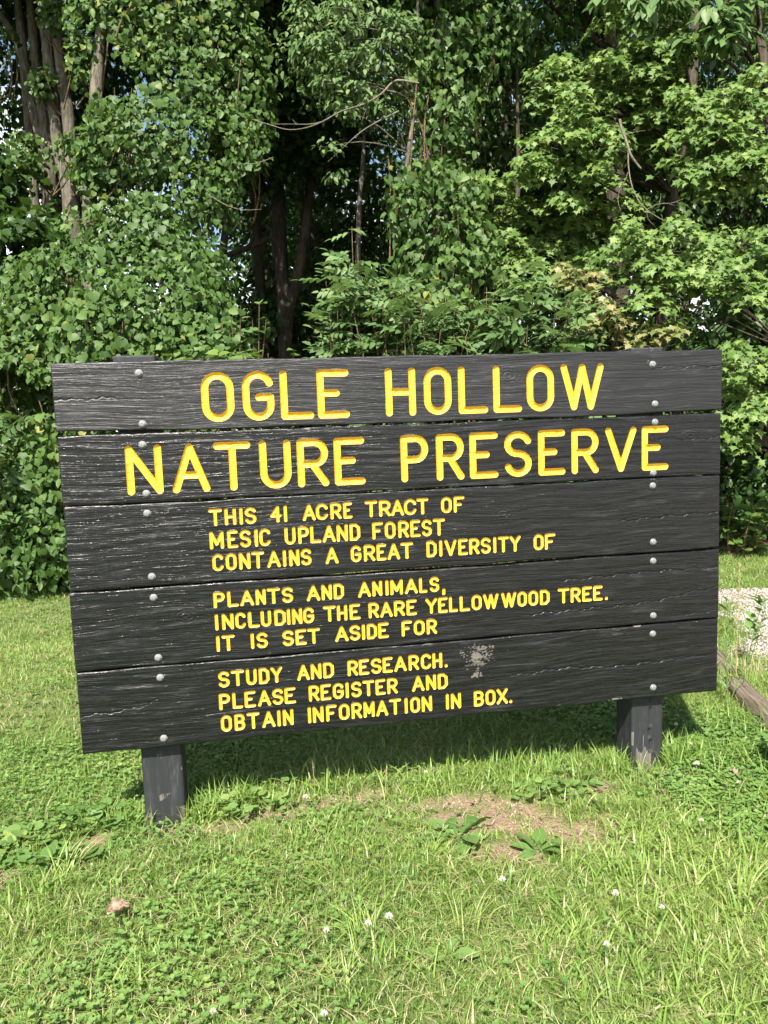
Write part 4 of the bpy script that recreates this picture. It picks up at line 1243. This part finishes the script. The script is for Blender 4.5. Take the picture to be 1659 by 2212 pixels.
B = Blades()
def lawn(n, x0, x1, y0, y1, hm, wm, coarse=False):
    P = field(n, x0, x1, y0, y1)
    m = len(P)
    patch = wob(P[:, :2], 2.4, 91)
    h = hm * rng.uniform(.5, 1.3, m) * (1 + .35 * patch)
    if y1 < 1: h *= 1 - .62 * np.maximum(np.maximum(dirt_mask(P), dirt_mask(P + [0, .05, 0])), dirt_mask(P + [0, .11, 0]))
    bend = np.clip(rng.normal(.68, .30, m), .05, 1.3)
    t = np.clip(.42 + .22 * wob(P[:, :2], 3.5, 92) + rng.normal(0, .14, m), 0, .82)
    dry = rng.random(m) < .04 + .07 * np.clip(wob(P[:, :2], 5, 93), 0, 1)
    t = np.where(dry, rng.uniform(.88, 1, m), t)
    az = rng.uniform(0, 6.28, m)
    B.add(P, h, wm * rng.uniform(.6, 1.35, m), bend, t, 4 if coarse else 3, az)


lawn(210000, -2.4, 2.2, -1.7, .9, .046, .0032)
lawn(20000, -2.4, 2.2, -1.7, .9, .070, .0058, True)
lawn(5000, .1, 2.2, -1.7, -.3, .105, .0072, True)            # longer grass towards the right front
lawn(80000, -4.2, 0, .7, 5.1, .055, .0046)
lawn(80000, 0, 4.8, .7, 5.0, .060, .0048)
lawn(45000, -7, -2.6, -3.5, .9, .06, .0045); lawn(45000, 2.4, 7, -3.5, .9, .06, .0045)
lawn(25000, -2.6, 2.4, -3.8, -1.9, .06, .0045)
for k in range(150):
    cx, cy = rng.uniform(-2.2, 2.0), rng.uniform(-1.6, .0)
    n_ = rng.integers(12, 34)
    P = np.stack([rng.normal(cx, .03, n_), rng.normal(cy, .022, n_), np.zeros(n_)], 1)
    P[:, 2] = ground_h(P) - .004
    P = P[rng.random(n_) < 1 - .8 * dirt_mask(P)]; m = len(P)
    if m == 0: continue
    aim = rng.uniform(0, 6.28)
    B.add(P, rng.uniform(.07, .14) * rng.uniform(.6, 1.2, m), rng.uniform(.0035, .0065, m), np.clip(rng.normal(.8, .25, m), .2, 1.4), np.clip(rng.normal(rng.uniform(.4, .8), .1, m), .1, .95), 5, rng.normal(aim, 1.0, m))
# tufts of longer grass left unmown by the posts and along the shaded front of the sign
for cx, cy, n, hh, s in [(-1.08, .06, 90, .13, .05), (-.83, .04, 110, .15, .06), (-.72, .12, 130, .15, .09), (.80, .03, 110, .15, .05), (1.07, .03, 170, .17, .06), (.96, -.02, 25, .09, .05), (.55, .08, 170, .15, .12), (.35, .10, 170, .15, .12), (.10, .08, 150, .14, .12), (-.35, .12, 120, .14, .12), (1.2, .05, 170, .15, .13), (1.35, -.05, 130, .17, .12), (1.55, .3, 150, .18, .15), (1.75, .75, 140, .2, .15)]:
    P = np.stack([rng.normal(cx, s, n), rng.normal(cy, s * .6, n), np.zeros(n)], 1)
    P[:, 2] = ground_h(P) - .004
    hh *= .82
    P = P[~((P[:, 1] > TH - .002) & (P[:, 1] < TH + .145) & (((P[:, 0] > -1.036) & (P[:, 0] < -.882)) | ((P[:, 0] > .862) & (P[:, 0] < 1.009))))]
    m = len(P)
    B.add(P, hh * rng.uniform(.5, 1.25, m), rng.uniform(.004, .0085, m), np.clip(rng.normal(.5, .25, m), .05, 1), np.clip(rng.normal(.5, .15, m), 0, .85), 5)
for n_, x0, x1, y0, y1, q in [(15000, -2.4, 2.2, -1.7, .8, 1.0), (7000, -4, 4.6, .8, 4.8, 1.5)]:     # dead straw lying flat
    P = field(n_, x0, x1, y0, y1); m = len(P)
    P[:, 2] += rng.uniform(.006, .028, m)
    B.add(P, q * rng.uniform(.025, .065, m), q * rng.uniform(.0015, .0035, m), rng.uniform(1.6, 2.1, m), rng.uniform(.84, 1, m), 3)
lg = B.obj('lawn_grass', M_GRASS)
tag(lg, 'uneven sunlit lawn grass mixed with dry blades', 'grass', kind='stuff')

# clover and other tiny broad leaves among the grass
L = Leaves()
def clover(n, x0, x1, y0, y1, size=.0085):
    P = field(n, x0, x1, y0, y1)
    k = wob(P[:, :2], 2.7, 95) + .3 * rng.normal(size=len(P)) > .0
    P = P[k]; m = len(P)
    P[:, 2] += rng.uniform(.015, .055, m)
    nr = norm(UP + rdir(m) * .35); a = rng.uniform(0, 6.28, m)
    L.add(T_CLOVER, P, np.stack([np.cos(a), np.sin(a), 0 * a], 1), nr, size * rng.uniform(.7, 1.4, m), np.clip(.5 + .25 * wob(P[:, :2], 4, 96) + rng.normal(0, .15, m), 0, 1))
clover(50000, -2.5, 2.2, -1.7, .9, .0088)
clover(9000, -4, 4, .9, 4.5, .012)
clover(9000, .9, 2.0, -.6, .5, .011)
cl = L.obj('clover', M_CLOVER)
tag(cl, 'patches of small three leaved clover mixed through the lawn', 'clover', kind='stuff')


# ------------------------------------------------------------------ single plants and things on the ground
def gpt(x, y, z=0.0):
    return np.array([x, y, float(ground_h(np.array([[x, y, 0.]]))[0]) + z])


def rosette(name, label, x, y, n, size, tpl, up=.5, mat=M_WEED, tint=(.2, .8), seed=0, spread=.0, cat='plant', group=None):
    g = np.random.default_rng(seed)
    c = gpt(x, y, .004)
    L = Leaves()
    a = np.arange(n) * 2.4 + g.uniform(0, .8, n)
    el = g.uniform(up * .4, up * 1.5, n)
    ax = norm(np.stack([np.cos(a), np.sin(a), el], 1))
    P = c + np.stack([np.cos(a), np.sin(a), 0 * a], 1) * .006 + (g.normal(0, spread, (n, 3)) * [1, .6, 0] if spread else 0)
    if spread: P[:, 2] = ground_h(P) + g.uniform(.012, .05, n)
    L.add(tpl, P, ax, norm(UP + g.normal(0, .25, (n, 3))), size * g.uniform(.6, 1.15, n), g.uniform(*tint, n))
    return tag(L.obj(name, mat), label, cat, group)


T_PLANTAIN = fan([(0, 0), (.05, .1), (.06, .2), (.2, .42), (.22, .62), (.12, .88), (0, 1)], .5, .3, .35)
T_DANDELION = fan([(0, 0), (.05, .15), (.12, .22), (.08, .3), (.17, .42), (.11, .5), (.22, .68), (.2, .85), (0, 1)], .5, .25, .3)
T_ROUND = fan([(0, .05), (.3, -.05), (.52, .2), (.5, .6), (.25, .92), (0, 1)], .45, .12, .1)
rosette('broadleaf_weed', 'broad grey green weed rosette on the bare soil before the sign', .05, -.29, 11, .12, T_DANDELION, .55, tint=(.15, .6), seed=1)
rosette('broadleaf_weed', 'small upright weed growing from the middle of the bare soil', .28, -.43, 7, .095, T_PLANTAIN, .7, tint=(.2, .6), seed=2)
rosette('broadleaf_weed', 'weed with a single broad leaf beside the right sign post', .78, -.26, 4, .06, T_PLANTAIN, .8, tint=(.6, .9), seed=3)
rosette('plantain', 'plantain with wide flat leaves in the right foreground lawn', -.14, -.86, 6, .075, T_PLANTAIN, .5, tint=(.4, .8), seed=4)
rosette('plantain', 'plantain half hidden by grass at the lower left frame edge', -1.28, -.66, 5, .07, T_PLANTAIN, .5, tint=(.4, .8), seed=5)
rosette('plantain', 'plantain rosette near the bottom centre of the lawn', -.42, -.72, 6, .055, T_PLANTAIN, .5, tint=(.4, .9), seed=6)
rosette('broadleaf_weed', 'low weed clump at the front of the left post', -.95, -.10, 26, .028, T_OVAL, .7, tint=(.2, .6), seed=7, spread=.07)
rosette('ground_ivy', 'yellowing patch of round leaved creeper on the left soil patch', -1.40, -.02, 60, .042, T_ROUND, .35, tint=(.55, 1), seed=8, spread=.09)
rosette('ground_ivy', 'fresh green round leaved creeper left of the left post', -1.24, .10, 46, .042, T_ROUND, .35, tint=(.2, .6), seed=9, spread=.06)
rosette('ground_ivy', 'dark green round leaved creeper below the yellowing patch', -1.27, -.14, 40, .045, T_ROUND, .35, tint=(.1, .5), seed=10, spread=.07)
rosette('ground_ivy', 'light green leafy creeper right of the left post', -.66, .06, 70, .034, T_ROUND, .4, tint=(.4, .9), seed=11, spread=.08)
rosette('ground_ivy', 'leafy creeper at the top edge of the bare soil', .52, -.08, 70, .032, T_ROUND, .4, tint=(.4, .8), seed=12, spread=.08)
rosette('fern', 'ferny dark green plant at the right frame edge', 1.50, -.12, 22, .17, _pinnate(8), .7, mat=M_CLOVER, tint=(.1, .5), seed=13, spread=.05)

# dead leaf
def dead_leaf(x, y, size, label, seed, a=0.4):
    g = np.random.default_rng(seed)
    L = Leaves()
    c = gpt(x, y, .045)
    V, F = T_VINE
    n_ = 16
    uu, vv = np.meshgrid(np.linspace(-1, 1, n_), np.linspace(0, 1, n_))
    wdt = .42 * np.sin(np.pi * np.clip(vv, .03, .97)) ** .6 * (1 + .25 * np.sin(vv * 19 + np.sign(uu)))
    V = np.stack([(uu * wdt).ravel(), vv.ravel(), (.07 * wob(np.stack([uu.ravel() * 2, vv.ravel() * 5], 1), 1.4, seed)).ravel()], 1)
    i_ = (np.arange(n_ - 1)[:, None] * n_ + np.arange(n_ - 1)[None]).ravel()
    F = np.concatenate([np.stack([i_, i_ + 1, i_ + n_ + 1], 1), np.stack([i_, i_ + n_ + 1, i_ + n_], 1)])
    tn = .5 + .5 * wob(V[:, :2], 11, seed + 1) - .8 * (np.abs(V[:, 0]) < .02)
    V = V.copy(); V[:, 2] += 1.5 * V[:, 0] ** 2 - .5 * (V[:, 1] - .4) ** 2 + .08 * g.normal(size=len(V)); V[:, 0] *= .75
    L.add((V, F), [c], np.array([[math.cos(a), math.sin(a), .25]]), np.array([[.1, -.5, 1.0]]), size, np.array([.8]))
    L.T = [tn]
    tag(L.obj('dead_leaf', M_DEADLEAF), label, 'leaf')
dead_leaf(-1.07, -.53, .062, 'curled tan dead leaf lying in the grass at lower left', 1, .2)
dead_leaf(1.19, -.18, .04, 'small rusty dead leaf in the clover right of the right post', 2, 1.9)

# white clover flowers
def clover_flower():
    L = Leaves(); g = np.random.default_rng(5)
    d = norm(g.normal(size=(70, 3)) + [0, 0, .4])
    L.add(T_LANCE, d * .0035, d + UP * .5, norm(g.normal(size=(70, 3))), .0095 * g.uniform(.8, 1.1, 70), g.random(70))
    return mesh('flower_head', np.concatenate(L.V), np.concatenate(L.F), {'tint': np.concatenate(L.T)})


fm = clover_flower(); fm.materials.append(M_PETAL)
st = Tubes(); st.add([(0, 0, -.06), (.002, 0, -.03), (0, 0, 0)], .0011, 5)
sm_ = mesh('stalk', np.concatenate(st.V), np.concatenate(st.F), {'tint': np.full(st.n, .5)}); sm_.materials.append(M_WEED)
FL = [(460, 2185), (705, 2010), (795, 1995), (1085, 1900), (660, 1722), (920, 1668), (1310, 2040), (1425, 1568), (1492, 1608), (1505, 1650), (1595, 1690), (1515, 1772), (1460, 1565), (1330, 1930), (840, 1980), (1430, 1960), (700, 2190)]
def hit(px, py, z):
    d = FX + RX * (px - 829.5) / FPX - UX * (py - 1106) / FPX
    return CAM + d * (z - CAM[2]) / d[2]
for k, (px, py) in enumerate(FL):
    p = hit(px, py, .065)
    e = empty('clover_flower', (p[0], p[1], .065), 'small round white clover flower standing in the lawn', 'flower', 'white clover flowers in the lawn')
    for nm, me in (('flower_head', fm), ('stalk', sm_)):
        o = bpy.data.objects.new(nm, me); COL.objects.link(o); o.parent = e; o.scale = (1, 1, 1) if nm == 'stalk' else ((.7 + .08 * (k % 5),) * 3)

# tall weeds at the right
def tall_weed(name, label, pts, D, leaf, n, mat, wd, seed, tint=(.2, .6), tpl=T_LANCE, z0=0.2, smat=None, updir=.9):
    g = np.random.default_rng(seed)
    P = [at(x, y, D) for x, y in pts]
    P[-1][2] = 0.0
    T = Tubes(); T.add(P, np.linspace(wd, wd * 1.6, len(P)), 5, step=.04)
    e = empty(name, P[-1], label, 'weed')
    me = mesh('stem', np.concatenate(T.V), np.concatenate(T.F), {'tint': np.full(T.n, .4)}, True)
    link('stem', me, smat or mat, e)
    if n:
        L = Leaves()
        PP = np.array(P); u = np.linspace(0, 1, len(PP)); t = g.random(n) * (1 - z0)
        Q = np.stack([np.interp(t, u, PP[:, k]) for k in range(3)], 1)
        a = g.uniform(0, 6.28, n)
        ax = norm(np.stack([np.cos(a), np.sin(a), np.full(n, updir)], 1))
        L.add(tpl, Q, ax, norm(UP + g.normal(0, .5, (n, 3))), leaf * g.uniform(.6, 1.1, n), g.uniform(*tint, n))
        L.obj('foliage', mat, e)
    return e


tall_weed('tall_weed', 'single upright weed with narrow leaves beside the right sign end', [(1573, 1292), (1572, 1330), (1571, 1370), (1568, 1420), (1570, 1460), (1572, 1510), (1571, 1560)], 3.75, .065, 13, M_CLOVER, .0016, 1, (.1, .5))
tall_weed('tall_weed', 'branching dark stemmed weed growing between sign and gravel', [(1655, 1300), (1640, 1360), (1628, 1410), (1605, 1450), (1590, 1475), (1577, 1520), (1575, 1560)], 3.75, .06, 12, M_CLOVER, .0016, 2, (.1, .5))
tall_weed('tall_weed', 'leafy weed reaching across the gravel at the frame edge', [(1652, 1290), (1632, 1345), (1622, 1400), (1610, 1455)], 4.3, .08, 12, M_CLOVER, .0018, 3, (.1, .5), T_OVAL)
tall_weed('dry_grass_stalk', 'tall straw coloured grass stalk before the gravel path', [(1598, 1213), (1597, 1260), (1595, 1320), (1592, 1390), (1590, 1440), (1592, 1500)], 4.1, .02, 40, M_DRY, .0014, 4, (.2, .9), z0=.72, updir=2.5)
tall_weed('tall_weed', 'leaning weed with a dark stem right of the right post', [(1646, 1530), (1640, 1570), (1625, 1630), (1606, 1665)], 3.3, .05, 5, M_CLOVER, .0016, 6, (.1, .4))
tall_weed('tall_weed', 'thin weed with tiny leaves leaning on the right post', [(1392, 1570), (1400, 1600), (1404, 1640), (1400, 1665)], 3.25, .028, 16, M_CLOVER, .0013, 7, (.1, .4), T_OVAL)
tall_weed('grass_seedhead', 'slim grass seedhead standing in the shadow under the sign', [(675, 1640), (677, 1665), (679, 1695), (682, 1720)], 3.0, .012, 22, M_DRY, .0009, 8, (.2, .9), z0=.7, updir=2)
tall_weed('grass_seedhead', 'pale seedhead near the left end of the sign shadow', [(836, 1660), (834, 1680), (832, 1700), (832, 1720)], 2.95, .012, 22, M_DRY, .0009, 9, (.2, .9), z0=.7, updir=2)
# dry grass clump beside the path
Bd = Blades()
p0 = hit(1615, 1460, .0)
P = np.stack([rng.normal(p0[0], .10, 90), rng.normal(p0[1], .07, 90), np.zeros(90)], 1)
Bd.add(P, rng.uniform(.08, .22, 90), rng.uniform(.002, .004, 90), rng.uniform(.1, .8, 90), rng.uniform(.86, 1, 90), 5)
tag(Bd.obj('dry_grass_tuft', M_GRASS), 'tuft of dry yellow grass at the edge of the gravel', 'grass tuft')


# weathered landscape timbers edging the path
def timber_mat():
    m, nt, b = new_mat('weathered_timber')
    tc = N(nt, 'ShaderNodeTexCoord')
    mp = N(nt, 'ShaderNodeMapping'); mp.inputs['Scale'].default_value = (3, 60, 60)
    nt.links.new(tc.outputs['Object'], mp.inputs[0])
    n = N(nt, 'ShaderNodeTexNoise', i_Scale=1.0, i_Detail=6.0, i_Roughness=.7)
    nt.links.new(mp.outputs[0], n.inputs['Vector'])
    r = ramp(nt, [(.34, (.03, .022, .016)), (.46, (.11, .088, .066)), (.7, (.23, .19, .15))])
    nt.links.new(n.outputs[0], r.inputs[0]); nt.links.new(r.outputs[0], b.inputs['Base Color'])
    b.inputs['Roughness'].default_value = .9; b.inputs['Specular IOR Level'].default_value = .1
    bp = N(nt, 'ShaderNodeBump', i_Strength=1.0, i_Distance=.012)
    nt.links.new(n.outputs[0], bp.inputs['Height']); nt.links.new(bp.outputs[0], b.inputs['Normal'])
    return m


M_TIMBER = timber_mat()
def timber(a, b, label, seed):
    a = np.array(a); b = np.array(b)
    Lh = np.linalg.norm(b - a); d = (b - a) / Lh
    n, m = 40, 24
    th = np.linspace(0, 2 * np.pi, m + 1)[:-1]
    sq = 1 / np.maximum(np.abs(np.cos(th)), np.abs(np.sin(th))) ** .72
    V = []
    for i in range(n):
        u = i / (n - 1)
        rr = sq * (1 + 0 * th)
        q = np.stack([np.full(m, u * Lh - Lh / 2), .058 * rr * np.cos(th), .048 * rr * np.sin(th)], 1)
        V.append(q)
    V = np.concatenate(V)
    V[:, 1:] *= (1 + .08 * wob(V * [6, 55, 55], 1, seed))[:, None]
    V[:m, 0] += .02 * wob(V[:m] * 60, 1, seed + 1); V[-m:, 0] += .02 * wob(V[-m:] * 60, 1, seed + 2)
    i = (np.arange(n - 1)[:, None] * m + np.arange(m)[None]).ravel(); j = (np.arange(n - 1)[:, None] * m + (np.arange(m)[None] + 1) % m).ravel()
    me = mesh('landscape_timber', V, [np.stack([i, j, j + m, i + m], 1), np.arange(m)[::-1][None], ((n - 1) * m + np.arange(m))[None]])
    o = link('landscape_timber', me, M_TIMBER)
    o.location = ((a[0] + b[0]) / 2, (a[1] + b[1]) / 2, .012)
    o.rotation_euler = (0, 0, math.atan2(d[1], d[0]))
    tag(o, label, 'timber')


timber((1.83, .79), (1.47, -.35), 'grey split landscape timber edging the gravel at the right frame edge', 3)
timber((2.16, 1.75), (1.90, .93), 'weathered timber end just past the lower right sign corner', 5)
